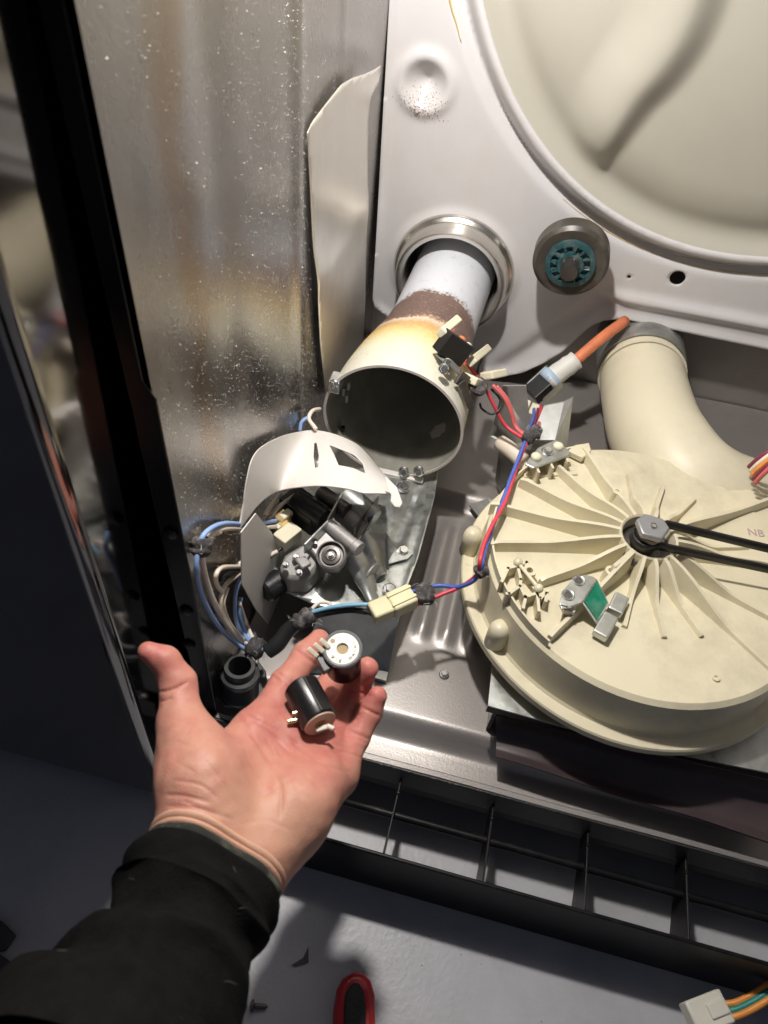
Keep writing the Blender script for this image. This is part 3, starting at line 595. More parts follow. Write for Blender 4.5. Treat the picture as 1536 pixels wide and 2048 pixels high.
# stamped spout running from the regulator down to the plate
def spout(pts, rs, m, flat=0.6): return mk('spout', *tube([vp(*p) for p in pts], rs, 16, 6, flat), m, gv, smooth=True)
spout([(690, 1075, 0.192), (712, 1120, 0.180), (735, 1170, 0.170), (748, 1208, 0.166)], [0.012, 0.012, 0.009, 0.005], 'galv')
spout([(722, 1060, 0.188), (745, 1110, 0.176), (764, 1150, 0.166)], [0.010, 0.010, 0.006], 'galv')
mk('side_plate', *prism([vp(x, y, z) for x, y, z in [(735, 1065, 0.190), (772, 1068, 0.185), (776, 1140, 0.165), (748, 1130, 0.168)]], (0.001, 0, 0.0004)), 'galv', gv)
mk('upright_fin', *prism([vp(770, 1065, 0.185), vp(790, 1092, 0.166), vp(773, 1120, 0.166), vp(766, 1085, 0.18)], (0.0012, 0, 0)), 'galv_dull', gv)
V, F = lathe([(0.013, 0), (0.013, 0.0012)], vp(745, 1152, 0.170), (1, -0.4, 0.1), 28); mk('upright_disc', V, F, 'galv_dull', gv)

ws = thing('valve_shield', 'curved white enamelled shield with cut slots, arched over the gas valve', 'shield', at(600, 960, y=0.38))
def z4(x, y): return (360+0.3515*x, 840+0.3515*y)
YF, YK = 0.372, 0.442
Fp = [((1205, 420), 'y', YF), ((1130, 418), 'y', YF), ((1040, 416), 'y', YF), ((950, 392), 'y', YF), ((800, 376), 'y', YF), ((670, 385), 'y', YF), ((565, 404), 'y', YF), ((500, 436), 'x', -0.1400), ((440, 488), 'x', -0.1418), ((385, 558), 'x', -0.1435), ((330, 630), 'x', -0.1445)]
Bp = [((1170, 320), 'y', YK), ((1120, 262), 'y', YK), ((1060, 190), 'y', YK), ((990, 130), 'y', YK), ((860, 76), 'y', YK), ((740, 60), 'y', YK), ((610, 82), 'x', -0.1440), ((490, 135), 'x', -0.1455), ((418, 205), 'x', -0.1460), ((380, 330), 'x', -0.1460), ((345, 560), 'x', -0.1455)]
FS = spline([at(*z4(*p), **{k: v}) for p, k, v in Fp], 12); BS = spline([at(*z4(*p), **{k: v}) for p, k, v in Bp], 12); NS = len(FS)
def ws_fn(u, v):
    i = np.clip(u*(NS-1), 0, NS-1.001); k = i.astype(int); t = (i-k)[..., None]
    f = FS[k]*(1-t)+FS[k+1]*t; b = BS[k]*(1-t)+BS[k+1]*t; w = v[..., None]
    return f*(1-w)+b*w+np.array([0, 0, 1.0])*(0.005*np.sin(PI*v)*(1-sstep(0.45, 0.62, u)))[..., None]
def ub(px, py):       # where on the sheet a sight line falls
    best, r = 1e9, (0, 0)
    uu, vv2 = np.meshgrid(np.linspace(0, 1, 180), np.linspace(0, 1, 60), indexing='ij')
    q = pix(ws_fn(uu, vv2)); d = np.hypot(q[..., 0]-px, q[..., 1]-py); d = d+np.where(uu > 0.9, 999, 0); j = np.unravel_index(d.argmin(), d.shape)
    return uu[j], vv2[j]
AR = 3.0
def hpoly(pts): return [(a*AR, b) for a, b in (ub(*z4(*p)) for p in pts)]
h1 = hpoly([(766, 128), (780, 135), (788, 200), (784, 268), (770, 272), (760, 205)])
h2 = hpoly([(845, 142), (910, 165), (995, 200), (1040, 250), (1052, 302), (985, 275), (900, 258), (880, 200)])
h3 = hpoly([(530, 380), (550, 358), (568, 362), (560, 398), (548, 420)])
def ws_sdf(u, v):
    s = np.maximum(np.maximum(-u, u-AR), np.maximum(-v, v-1))
    for h in (h1, h2): s = np.maximum(s, -poly_sdf(u, v, h))
    return s
sheet('shield_sheet', (0, AR), (0, 1), 0.014, ws_sdf, lambda u, v: ws_fn(u/AR, v), 'shield', ws, solid=0.0008)
tp = [at(*z4(x, y), y=YF+0.004-0.022*(y-330)/166) for x, y in [(1168, 330), (1200, 360), (1232, 392), (1262, 478), (1250, 496), (1222, 492), (1198, 462), (1202, 424), (1180, 400)]]
mk('shield_tongue', *prism(tp, (0, 0.001, 0.0006)), 'shield', ws)
fp_ = [(345, 640), (430, 530), (520, 640), (590, 830), (618, 950), (590, 1090), (548, 1192), (520, 1188), (430, 1075), (350, 930)]
lw = [at(*z4(x, y), x=-0.137) for (x, y) in fp_]
mk('shield_flap', np.array(lw), [tuple(range(len(lw)))], 'shield', ws, solid=0.0008)

# ================================================================== BLOWER
BC = np.array([0.152, 0.403]); RB, RFL = 0.1265, 0.1395
ZFL = 0.175
bl = thing('blower_housing', 'round cream plastic blower housing with radial ribs', 'blower housing', (BC[0], BC[1], ZFL))
bc3 = np.array([BC[0], BC[1], 0.0])
mk('housing_body', *lathe([(0.040, ZF-0.002), (0.10, ZF), (RB-0.004, ZF), (RB-0.0005, ZF-0.003), (RB, ZF-0.008), (RB+0.002, ZFL+0.006), (RB+0.004, ZFL+0.003)], bc3, (0, 0, 1), 96, cap=False), 'blower', bl, smooth=True, angle=0.5)
mk('rim_flange', *lathe([(RB+0.002, ZFL+0.0035), (RFL-0.001, ZFL+0.0035), (RFL, ZFL+0.002), (RFL, ZFL-0.004), (RB+0.001, ZFL-0.004)], bc3, (0, 0, 1), 96, closed=True), 'blower', bl, smooth=True, angle=0.5)
mk('face_centre', *lathe([(0.0001, ZF-0.003), (0.041, ZF-0.0022)], bc3, (0, 0, 1), 64, cap=False), 'blower', bl, smooth=True)
# volute outlet on the far right, flush with the face
vo = [at(x, y, z=ZF-0.0015) for x, y in [(1290, 925), (1380, 940), (1536, 985), (1640, 1050), (1640, 1250), (1480, 1200)]]
mk('volute_outlet', *prism(vo, (0, 0, -0.045)), 'blower', bl, bevel=0.004, smooth=True)
HUB = at(1293, 1083, z=ZF+0.010)
def zp(x, y): return (880+0.42708*x, 840+0.42708*y)
# raised lip along the left half of the face
def lip(a0, a1, h, t=0.0016, r=RB-0.003, n=40):
    V, F = [], []
    for i, a in enumerate(np.linspace(math.radians(a0), math.radians(a1), n)):
        for rr, zz in ((r, ZF-0.004), (r, ZF+h), (r-t, ZF+h), (r-t, ZF-0.004)): V.append((BC[0]+rr*math.cos(a), BC[1]+rr*math.sin(a), zz))
    for i in range(n-1):
        for k in range(4): F.append((i*4+k, i*4+(k+1) % 4, i*4+4+(k+1) % 4, i*4+4+k))
    F += [(0, 1, 2, 3), ((n-1)*4+3, (n-1)*4+2, (n-1)*4+1, (n-1)*4)]
    return V, F
mk('face_lip', *lip(120, 236, 0.0075), 'blower', bl)
def rib(end, h0=0.017, h1=0.006, start=0.0215, t=0.0022, flare=0.35, zoom=True, name='rib'):
    e = at(*(zp(*end) if zoom else end), z=ZF); c = np.array([HUB[0], HUB[1], ZF]); d = (e-c)[:2]; L = np.linalg.norm(d); d /= L; nrm = np.array([-d[1], d[0]])
    V, F = [], []; n = 18
    for i in range(n):
        k = i/(n-1); r = start+(L-start)*k; h = h1+(h0-h1)*(1-sstep(0.05, 0.6, k)); tt = t*(1+0.7*(1-sstep(0, flare, k)))
        if k > 0.97: h *= 0.8
        for s, z in ((-tt, -0.003), (-t*0.5, h), (t*0.5, h), (tt, -0.003)):
            V.append((c[0]+d[0]*r+nrm[0]*s, c[1]+d[1]*r+nrm[1]*s, ZF+z))
    for i in range(n-1):
        for q in range(4): F.append((i*4+q, i*4+(q+1) % 4, i*4+4+(q+1) % 4, i*4+4+q))
    F += [(0, 1, 2, 3), ((n-1)*4+3, (n-1)*4+2, (n-1)*4+1, (n-1)*4)]
    return mk(name, V, F, 'blower', bl, smooth=True, angle=0.6)
for e, h1 in [((228, 606), 0.008), ((230, 420), 0.008), ((368, 305), 0.008), ((520, 222), 0.007), ((655, 155), 0.008), ((880, 262), 0.003), ((1040, 322), 0.003), ((1188, 375), 0.003), ((1640, 350), 0.006),
              ((1440, 598), 0.002), ((1640, 715), 0.005), ((1640, 985), 0.003), ((1640, 1260), 0.002), ((1225, 1015), 0.002), ((1050, 1020), 0.002), ((862, 970), 0.002), ((780, 746), 0.013), ((505, 1035), 0.007), ((462, 775), 0.007)]:
    rib(e, h1=h1*1.25, t=0.0028)
mk('hub_ring', *lathe([(0.0240, -0.012), (0.0232, 0.006), (0.0222, 0.0075), (0.0208, 0.006), (0.0203, -0.006), (0.016, -0.008), (0.0001, -0.009)], HUB, (0, 0, 1), 48, cap=False), 'blower', bl, smooth=True, angle=0.5)
mk('hub_void_disc', *lathe([(0.0202, -0.0040), (0.0001, -0.0038)], HUB, (0, 0, 1), 40, cap=False), 'dark_steel', bl)  # dark disc added to give the shaded black void inside the hub ring
def boss(p, r, h, ri=None, z=ZF, name='boss'):
    q = at(*zp(*p), z=z); ri = ri or r*0.5
    mk(name, *lathe([(r*1.15, -0.003), (r, h), (ri, h), (ri, h*0.3), (0.0001, h*0.3)], q, (0, 0, 1), 20, cap=False), 'blower', bl, smooth=True, angle=0.5)
boss((805, 385), 0.0036, 0.014); boss((780, 748), 0.0046, 0.012); boss((1290, 1210), 0.0028, 0.0015)
for p in [(1100, 880)]: pass
# latch pockets: thin walled cups beside the lip
def strip(pts, h0, h1, t=0.0022, name='pocket_wall'):
    T = [at(1000+x/5.12, 1080+y/5.12, z=ZF+h1) for x, y in pts]; out = []
    for p, q in zip(T[:-1], T[1:]):
        d = q-p; d /= np.linalg.norm(d)+1e-9; nn = np.array([-d[1], d[0], 0])*t/2; p2, q2 = p-d*t*0.4, q+d*t*0.4; z = np.array([0, 0, h1-h0])
        V = np.array([p2-nn, q2-nn, q2+nn, p2+nn, p2-nn-z, q2-nn-z, q2+nn-z, p2+nn-z]); out.append((V, [(0, 1, 2, 3), (7, 6, 5, 4), (0, 4, 5, 1), (1, 5, 6, 2), (2, 6, 7, 3), (3, 7, 4, 0)]))
    return mk(name, *join(*out), 'blower', bl)
for pts in ([(20, 420), (85, 285), (180, 262)], [(180, 262), (275, 222)], [(275, 222), (262, 300)], [(190, 300), (215, 400), (205, 468)], [(205, 468), (95, 545)], [(95, 545), (70, 545)],
            [(215, 480), (255, 575), (270, 585)], [(255, 580), (380, 540)], [(380, 540), (410, 590)], [(420, 590), (490, 520)], [(240, 690), (262, 590)], [(385, 560), (400, 720)], [(478, 540), (470, 620)]):
    strip(pts, -0.002, 0.0105)
boss((405, 745), 0.0050, 0.0115, z=ZF)
q0, q1 = at(*zp(365, 668), z=ZF+0.011), at(*zp(462, 790), z=ZF+0.011)
mk('pocket_rod', *tube([q0, (q0+q1)/2, q1], 0.0016, 8, 3), 'blower', bl, smooth=True)
for q in (q0, q1): mk('rod_ball', *lathe([(0.001, -0.0035), (0.003, -0.002), (0.0036, 0), (0.003, 0.0022), (0.001, 0.0034)], q, (0, 0, 1), 14), 'blower', bl, smooth=True)
for p, z in [((150, 560), ZFL+0.004), ((272, 1000), ZFL+0.004)]:
    q = at(*zp(*p), z=z+0.012); mk('post', *lathe([(0.0085, -0.016), (0.0080, 0.006), (0.006, 0.011), (0.002, 0.0125)], q, (0, 0, 1), 24), 'blower', bl, smooth=True)
# mount pockets at the top left, under the bracket
for p in [(440, 245), (505, 225), (575, 195)]:
    q = at(*zp(*p), z=ZF+0.006); mk('mount_rib', *box(q, (0.002, 0.016, 0.016), ((0.9, 0.43, 0), (-0.43, 0.9, 0), (0, 0, 1))), 'blower', bl)
mk('mount_shelf', *box(at(*zp(505, 235), z=ZF-0.001), (0.048, 0.018, 0.006), ((0.93, 0.37, 0), (-0.37, 0.93, 0), (0, 0, 1))), 'blower', bl, bevel=0.001)
mk('ear', *prism([at(*zp(*p), z=ZF+0.002) for p in [(590, 165), (625, 138), (690, 128), (700, 165), (660, 200)]], (0, 0, 0.006)), 'blower', bl, bevel=0.001)
q = at(1512, 1066, z=ZF+0.0003)
def text(s, name, c, ux, uy, size, m, parent, ext=0.0002):
    cu = bpy.data.curves.new(name, 'FONT'); cu.body = s; cu.size = size; cu.align_x = 'CENTER'; cu.align_y = 'CENTER'; cu.extrude = ext
    o = bpy.data.objects.new(name, cu); COL.objects.link(o); dg = bpy.context.evaluated_depsgraph_get(); me = bpy.data.meshes.new_from_object(o.evaluated_get(dg)); bpy.data.objects.remove(o)
    ux, uy = np.array(ux, float), np.array(uy, float); ux /= np.linalg.norm(ux); uy = uy-ux*(uy@ux); uy /= np.linalg.norm(uy)
    V = [np.array(c)+ux*v.co.x+uy*v.co.y+np.cross(ux, uy)*v.co.z for v in me.vertices]; F = [tuple(p.vertices) for p in me.polygons]
    return mk(name, V, F, m, parent)
text('NB', 'ink_stamp', q, (1, 0.15, 0), (-0.15, 1, 0), 0.0105, 'stamp', bl)

V, F = [], []
for i in range(1500):
    a_ = random.uniform(0, 6.283); rr = abs(random.gauss(0.028, 0.022)) if random.random() < 0.75 else random.uniform(0.02, 0.12)
    q = np.array([HUB[0]+rr*math.cos(a_), HUB[1]+rr*math.sin(a_), ZF+0.0001])
    if math.hypot(q[0]-BC[0], q[1]-BC[1]) < RB-0.005 and rr > 0.026: speck(q, (0, 0, 1), random.choice([0.00012, 0.00016, 0.0002, 0.0003]))
mk('dust', V, F, 'dust', bl)['kind'] = 'stuff'
# stand under the blower
st = thing('blower_stand', 'galvanised plate and dark brown channel carrying the blower', 'stand', (0.2, 0.30, ZB))
ZS = 0.158
top = [at(985, 1325, z=ZS), at(976, 1411, z=ZS), at(1230, 1482, z=ZS), at(1536, 1545, z=ZS), at(1700, 1585, z=ZS), at(1700, 1300, z=ZS)]
mk('top_plate', *prism(top, (0, 0, -0.0015)), 'galv', st)
a, b = at(976, 1411, z=ZS-0.002), at(1700, 1585, z=ZS-0.002)
mk('front_edge', *prism([a, b, b-[0, 0, 0.010], a-[0, 0, 0.010]], (0, 0.0015, 0)), 'flange', st)
ct = [at(x, y, z=ZS-0.014) for x, y in [(992, 1432), (1170, 1474), (1350, 1517), (1536, 1562), (1700, 1602)]]
cb = [at(x, y, z=ZB+0.010) for x, y in [(992, 1512), (1130, 1556), (1270, 1600), (1395, 1638), (1560, 1690)]]
CT, CB_ = spline(ct, 6), spline(cb, 6)
def chan(u, v):
    i = np.clip(u*(len(CT)-1), 0, len(CT)-1.001); k = i.astype(int); t = (i-k)[..., None]; w = v[..., None]
    p = (CT[k]*(1-t)+CT[k+1]*t)*(1-w)+(CB_[k]*(1-t)+CB_[k+1]*t)*w
    return p+np.stack([0*u, 0.010*np.sin(PI*v), -0.006*np.sin(PI*v)+0.0015*np.sin(u*11)], -1)+np.stack([0*u, -0.004*np.exp(-((v-0.96)/0.04)**2), 0.003*np.exp(-((v-0.96)/0.04)**2)], -1)
sheet('channel', (0, 1), (0, 1), 0.02, lambda u, v: np.maximum(np.maximum(-u, u-1), np.maximum(-v, v-1)), chan, 'stand_dark', st)
mk('leg', *box((a[0]+0.008, a[1]+0.05, (ZB+ZS)/2), (0.003, 0.09, ZS-ZB-0.004)), 'flange', st)

# pulley and belt
pu = thing('blower_pulley', 'grey hexagonal pulley end on the blower shaft', 'pulley', HUB)
PT = at(1303, 1058, z=ZF+0.034)
mk('pulley_barrel', *lathe([(0.0150, -0.030), (0.0150, -0.024), (0.0095, -0.022), (0.0095, -0.003), (0.011, -0.002)], PT, (0, 0, 1), 32), 'dark_steel', pu, smooth=True, angle=0.5)
hx = [PT+np.array([0.0130*math.cos(a), 0.0130*math.sin(a), -0.002])*np.array([1.0, 1.0, 1]) for a in np.radians([8, 52, 118, 165, 232, 300])]
mk('hex_plate', *prism(hx, (0, 0, 0.0055)), 'hex', pu, bevel=0.0012, smooth=True)
mk('shaft_end', *lathe([(0.0030, 0.003), (0.0030, 0.0042), (0.0023, 0.0050), (0.0018, 0.0042), (0.0001, 0.0040)], PT, (0, 0, 1), 20, cap=False), 'screw', pu, smooth=True, angle=0.5)
mk('spring_clip', *box(at(1297, 1102, z=ZF+0.008), (0.016, 0.004, 0.002), ((0.85, -0.5, 0), (0.5, 0.85, 0), (0, 0, 1))), 'chrome', pu)
zb = PT[2]-0.010
s1, s2 = at(1332, 1048, z=zb), at(1640, 1122, z=zb); t1, t2 = at(1318, 1092, z=zb-0.002), at(1640, 1160, z=zb-0.002)
V, F = [], []
loop = [s2, s1]; cc = (s1+t1)/2; 
for a in np.radians(np.linspace(75, 262, 14)): loop.append(np.array([PT[0]+0.0108*math.cos(a), PT[1]+0.0108*math.sin(a), zb-0.001]))
loop += [t1, t2]
for p in loop:
    for dz in (-0.0036, 0.0036): V.append(p+[0, 0, dz])
for i in range(len(loop)-1): F.append((2*i, 2*i+1, 2*i+3, 2*i+2))
mk('belt', V, F, 'rubber', None, smooth=True, solid=0.0022, angle=0.6); tag(bpy.data.objects['belt'], 'thin black drive belt running from the pulley to the right', 'belt')

# green-labelled bracket
gb = thing('label_bracket', 'small bent zinc bracket with a green label lying on the blower', 'bracket', at(1170, 1190, z=ZF))
zz = ZF+0.018
mk('bracket_plate', *prism([at(*zp(x, y), z=zz) for x, y in [(560, 858), (575, 800), (630, 735), (680, 722), (722, 735), (735, 745), (665, 855), (610, 875), (570, 885)]], (0, 0, -0.0016)), 'galv', gb, bevel=0.0005)
gl = [at(*zp(665, 855), z=zz), at(*zp(735, 742), z=zz), at(*zp(792, 860), z=zz-0.008), at(*zp(735, 955), z=zz-0.012)]
mk('bracket_face', *prism(gl, (0, 0, -0.0012)), 'galv', gb, bevel=0.0004)
gc = sum(gl)/4; mk('green_label', *prism([gc+(p-gc)*0.86+[0, 0, 0.0006] for p in gl], (0, 0, 0.0002)), 'green', gb)
for p in [(650, 752), (600, 820)]:
    q = at(*zp(*p), z=zz+0.0002); mk('hole_rim', *lathe([(0.0050, 0), (0.0042, 0.0007), (0.0030, 0.0002), (0.0026, -0.0006)], q, (0, 0, 1), 20, cap=False), 'galv', gb, smooth=True, angle=0.9)
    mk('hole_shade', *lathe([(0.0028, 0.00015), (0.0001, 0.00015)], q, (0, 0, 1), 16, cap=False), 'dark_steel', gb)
for pa, pb, w in [((850, 828), (815, 905), 0.011), ((800, 920), (745, 1015), 0.011)]:
    A_, B_ = at(*zp(*pa), z=ZF+0.006), at(*zp(*pb), z=ZF+0.006); mk('channel_clip', *bar(A_, B_, w, 0.007), 'galv', gb, bevel=0.0012)
mk('nylon_foot', *box(at(*zp(605, 890), z=ZF+0.010), (0.008, 0.006, 0.006)), 'nylon', gb, bevel=0.001)
mk('bracket_leg', *prism([at(*zp(x, y), z=z) for x, y, z in [(556, 868, zz), (610, 880, zz), (605, 912, ZF), (575, 905, ZF)]], (0.001, 0.001, 0)), 'galv_dull', gb)

# galvanised bracket behind the blower
rb = thing('mount_bracket', 'galvanised bracket with two cream rivets bolted to the blower edge', 'bracket', at(1080, 880, z=ZF))
zt = ZF+0.016
mk('rivet_tab', *prism([at(x, y, z=zt) for x, y in [(1050, 928), (1058, 916), (1075, 895), (1112, 878), (1138, 900), (1142, 910), (1068, 936)]], (0, 0, -0.002)), 'galv', rb, bevel=0.0008)
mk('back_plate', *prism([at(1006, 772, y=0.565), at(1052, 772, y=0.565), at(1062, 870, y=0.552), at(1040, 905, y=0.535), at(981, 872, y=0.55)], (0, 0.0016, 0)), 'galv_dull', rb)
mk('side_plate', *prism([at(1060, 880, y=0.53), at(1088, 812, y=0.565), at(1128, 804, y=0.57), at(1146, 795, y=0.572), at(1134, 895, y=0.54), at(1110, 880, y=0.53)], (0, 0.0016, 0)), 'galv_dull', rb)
mk('shadow_box', *prism([at(1000, 880, y=0.545), at(1058, 900, y=0.53), at(1000, 985, y=0.53), at(990, 960, y=0.54)], (0.03, 0.03, 0)), 'galv_dull', rb)
for q in [(1072, 915), (1116, 894)]:
    mk('rivet', *lathe([(0.0048, 0), (0.0044, 0.0022), (0.0028, 0.0036), (0.001, 0.004)], at(*q, z=zt), (0, 0, 1), 20), 'spade', rb, smooth=True)
screw(rb, at(1095, 904, z=zt), (0, -0.1, 1), 0.0036)
mk('foot', *prism([at(x, y, z=ZB+0.01) for x, y in [(938, 1012), (975, 998), (985, 1015), (958, 1035)]], (0, 0, 0.0015)), 'galv_dull', rb)

# ================================================================== EXHAUST DUCT
du = thing('exhaust_duct', 'cream plastic elbow duct from bulkhead to blower with dull metal collar', 'duct', at(1330, 850, y=0.6))
DP = [at(1278, 690, y=0.735), at(1282, 735, y=0.690), at(1292, 800, y=0.640), at(1318, 880, y=0.585), at(1392, 975, z=0.183), at(1520, 1030, z=0.162), at(1760, 1110, z=0.150)]
DP = [np.array(p) for p in DP]
V, F = tube(DP, [0.0415, 0.0425, 0.0435, 0.0450, 0.047, 0.048, 0.048], 40, 8)
mk('elbow', V, F, 'duct', du, smooth=True)
cd = DP[1]-DP[0]; cd /= np.linalg.norm(cd)
mk('elbow_lip', *lathe([(0.0425, 0), (0.0445, 0.001), (0.0445, 0.003), (0.0425, 0.004)], DP[0]+cd*0.060, cd, 48, cap=False), 'duct', du, smooth=True, angle=0.5)
mk('metal_collar', *lathe([(0.0455, -0.03), (0.0455, 0.05), (0.0448, 0.053), (0.0435, 0.053), (0.0435, -0.03)], DP[0], cd, 48, cap=False), 'galv_dull', du, smooth=True, angle=0.5)

# ================================================================== FUSE ON THE DUCT
tf = thing('sleeved_fuse', 'orange sleeved lead with white boot and black fuse beside the duct', 'fuse', at(1120, 750, y=0.62))
def fq(px, py, y=0.625): return at(px, py, y=y)
mk('orange_sleeve', *tube([fq(1250, 642, 0.70), fq(1205, 675, 0.665), fq(1150, 722, 0.64)], 0.0056, 16, 5), 'sleeve_orange', tf, smooth=True)
bo = spline([fq(1152, 720, 0.64), fq(1122, 742, 0.63), fq(1095, 762, 0.622)], 4)
mk('boot', *tube(bo, [0.0098, 0.0092, 0.0108, 0.0095, 0.0112, 0.0098, 0.0118, 0.0118], 18, 0), 'boot', tf, smooth=True)
mk('boot_cuff', *tube([fq(1106, 752, 0.6262), fq(1092, 764, 0.6206)], [0.0122, 0.0112], 18, 0), 'boot_blue', tf, smooth=True)
mk('fuse_body', *bar(fq(1096, 762, 0.622), fq(1062, 792, 0.61), 0.019, 0.014), 'black_plastic', tf, bevel=0.001)
mk('fuse_bracket', *prism([fq(1052, 772, .625), fq(1092, 735, .64), fq(1096, 740, .64), fq(1058, 780, .623)], (0, 0.001, 0.003)), 'galv', tf)
mk('fuse_bracket', *prism([fq(1085, 802, .60), fq(1120, 770, .61), fq(1124, 776, .61), fq(1092, 808, .60)], (0, 0.001, 0.003)), 'galv', tf)
for q in [(1056, 800), (1074, 808)]: mk('terminal_cover', *bar(fq(*q, 0.606), fq(q[0]-10, q[1]+22, 0.598), 0.0085, 0.007), 'spade', tf, bevel=0.001)

# ================================================================== THERMOSTATS ON THE FUNNEL
th = thing('burner_thermostat', 'black thermostat and cream spade plugs clipped to the funnel side', 'thermostat', at(915, 700, y=0.55))
def tq(x, y, yy=0.555): return on_tube(860+0.2083*x, 620+0.2083*y, 0.006+0.25*(yy-0.515))
mk('thermostat_body', *bar(tq(115, 290, .565), tq(330, 430, .545), 0.020, 0.013, (0, -1, 0.6)), 'black_plastic', th, bevel=0.001)
mk('sensor_bracket', *join(bar(tq(85, 400, .525), tq(190, 500, .525), 0.010, 0.002), bar(tq(190, 500, .53), tq(280, 590, .525), 0.008, 0.002)), 'galv_dull', th, bevel=0.0006)
screw(th, tq(130, 565, .535), (0.1, -0.8, 0.6), 0.003); screw(th, tq(165, 505, .54), (0.2, -0.8, 0.6), 0.0026)
for a, b, w, y_ in [((105, 225), (262, 95), 0.0085, .575), ((395, 495), (545, 375), 0.0085, .548), ((375, 660), (440, 680), 0.015, .525), ((495, 640), (640, 610), 0.024, .535)]:
    mk('spade_plug', *bar(tq(*a, y_), tq(*b, y_), 0.007, w, (0, -1, 0.7)), 'spade', th, bevel=0.0012)
mk('limiter_body', *lathe([(0.009, 0), (0.009, 0.004), (0.007, 0.006)], tq(450, 740, .53), camdir(0.3, -0.3, -0.9), 20), 'tape', th, smooth=True, angle=0.5)
mk('limiter_clip', *join(bar(tq(300, 690, .525), tq(395, 930, .515), 0.007, 0.002, (1, -1, 0.5)), bar(tq(270, 640, .525), tq(350, 700, .52), 0.012, 0.003, (1, -1, .5))), 'dark_steel', th, bevel=0.0005)
mk('wire_loop', *tube([tq(500, 470, .54), tq(465, 560, .53), tq(460, 700, .522)], 0.0011, 6), 'w_black', th, smooth=True)
mk('wire_loop', *tube([tq(590, 760, .53), tq(670, 850, .53), tq(670, 950, .53), tq(590, 1000, .53), tq(500, 950, .53), tq(480, 900, .53)], 0.0011, 6), 'w_black', th, smooth=True)
mk('orange_dab', *lathe([(0.005, 0), (0.004, 0.002), (0.001, 0.003)], tq(300, 300, .57), (0.6, -0.4, 0.6), 12), 'sleeve_orange', th, smooth=True)
V, F = lathe([(0.006, 0), (0.005, 0.003), (0.002, 0.005)], tq(345, 370, .565), (0.6, -0.4, 0.6), 14)
mk('putty_dab', V, F, 'shield', th, smooth=True)

# ================================================================== WIRING
def wire(parent, P, m, r=0.0017, name='wire'): return mk(name, *tube(P, r, 8, 7), m, parent, smooth=True)
h1_ = thing('valve_harness', 'blue and white wire loom looping from the gas valve to the yellowed plug', 'wiring loom', at(480, 1270, z=0.15))
def wz(*pts):
    out = []
    for x, y, z in pts:
        p = at(x, y, z=z); out.append(p if p[0] > XW+0.005 else at(x, y, x=XW+0.005+0.00002*(y % 97)))
    return out
wire(h1_, wz((560, 1040, .196), (500, 1049, .200), (450, 1047, .205), (415, 1062, .200), (398, 1092, .192), (393, 1140, .18), (402, 1185, .17), (425, 1235, .16), (455, 1272, .152), (490, 1298, .150), (520, 1308, .150)), 'w_blue')
wire(h1_, wz((560, 1052, .194), (500, 1058, .198), (445, 1058, .203), (415, 1080, .196), (403, 1110, .19), (410, 1150, .18), (425, 1200, .17), (450, 1245, .158), (485, 1285, .150), (520, 1298, .150)), 'w_white')
wire(h1_, wz((440, 1064, .20), (420, 1072, .198), (408, 1095, .192), (406, 1125, .185), (418, 1175, .175), (440, 1225, .162), (470, 1268, .154), (500, 1290, .152)), 'w_white')
wire(h1_, wz((560, 985, .200), (530, 1030, .200), (508, 1080, .196), (500, 1130, .190), (475, 1150, .186), (450, 1172, .180), (441, 1205, .172), (450, 1240, .160), (480, 1275, .152), (515, 1295, .150)), 'w_white')
wire(h1_, wz((560, 1010, .198), (535, 1050, .195), (515, 1090, .190), (500, 1140, .182), (480, 1160, .178), (470, 1200, .168), (475, 1250, .156), (505, 1290, .15)), 'w_blue')
wire(h1_, wz((555, 1102, .188), (515, 1125, .186), (480, 1133, .184), (445, 1135, .182), (432, 1150, .178), (434, 1170, .174), (445, 1185, .170)), 'w_white')
wire(h1_, wz((565, 1095, .188), (530, 1120, .186), (490, 1140, .184), (450, 1148, .181), (438, 1165, .176)), 'w_black')
wire(h1_, wz((478, 1205, .165), (490, 1240, .155), (505, 1275, .150), (522, 1296, .150)), 'w_white')
wire(h1_, wz((585, 985, .203), (555, 1010, .203), (520, 1040, .202), (490, 1055, .203)), 'w_tan')
wire(h1_, wz((600, 960, .205), (575, 995, .204), (550, 1030, .200), (525, 1060, .197), (505, 1100, .19)), 'w_tan')
wire(h1_, wz((515, 1296, .152), (540, 1300, .154), (555, 1285, .158), (570, 1262, .164), (595, 1240, .172), (620, 1225, .178)), 'w_blue')
wire(h1_, wz((612, 1228, .178), (655, 1216, .184), (700, 1210, .188), (745, 1209, .190), (765, 1210, .190)), 'w_cyan')
wire(h1_, wz((612, 1234, .176), (655, 1224, .180), (700, 1218, .183), (730, 1222, .184), (750, 1232, .186)), 'w_black')
wire(h1_, wz((612, 1238, .175), (655, 1228, .178), (700, 1222, .181), (735, 1226, .183)), 'w_black')
wire(h1_, wz((600, 1245, .172), (622, 1220, .176), (640, 1205, .178), (660, 1208, .178), (655, 1222, .176), (636, 1235, .174)), 'w_white', 0.0016)
wire(h1_, wz((575, 1000, .203), (548, 1020, .204), (525, 1052, .200), (512, 1085, .194), (508, 1120, .188), (490, 1150, .182)), 'w_tan')
wire(h1_, wz((590, 990, .206), (560, 1012, .207), (538, 1040, .204), (520, 1075, .198), (500, 1110, .190), (478, 1128, .186)), 'w_white')
wire(h1_, wz((482, 1195, .166), (478, 1225, .158), (490, 1262, .152), (508, 1288, .150)), 'w_blue')
wire(h1_, wz((455, 1175, .176), (447, 1210, .168), (462, 1250, .157), (490, 1282, .151)), 'w_white', 0.0015)
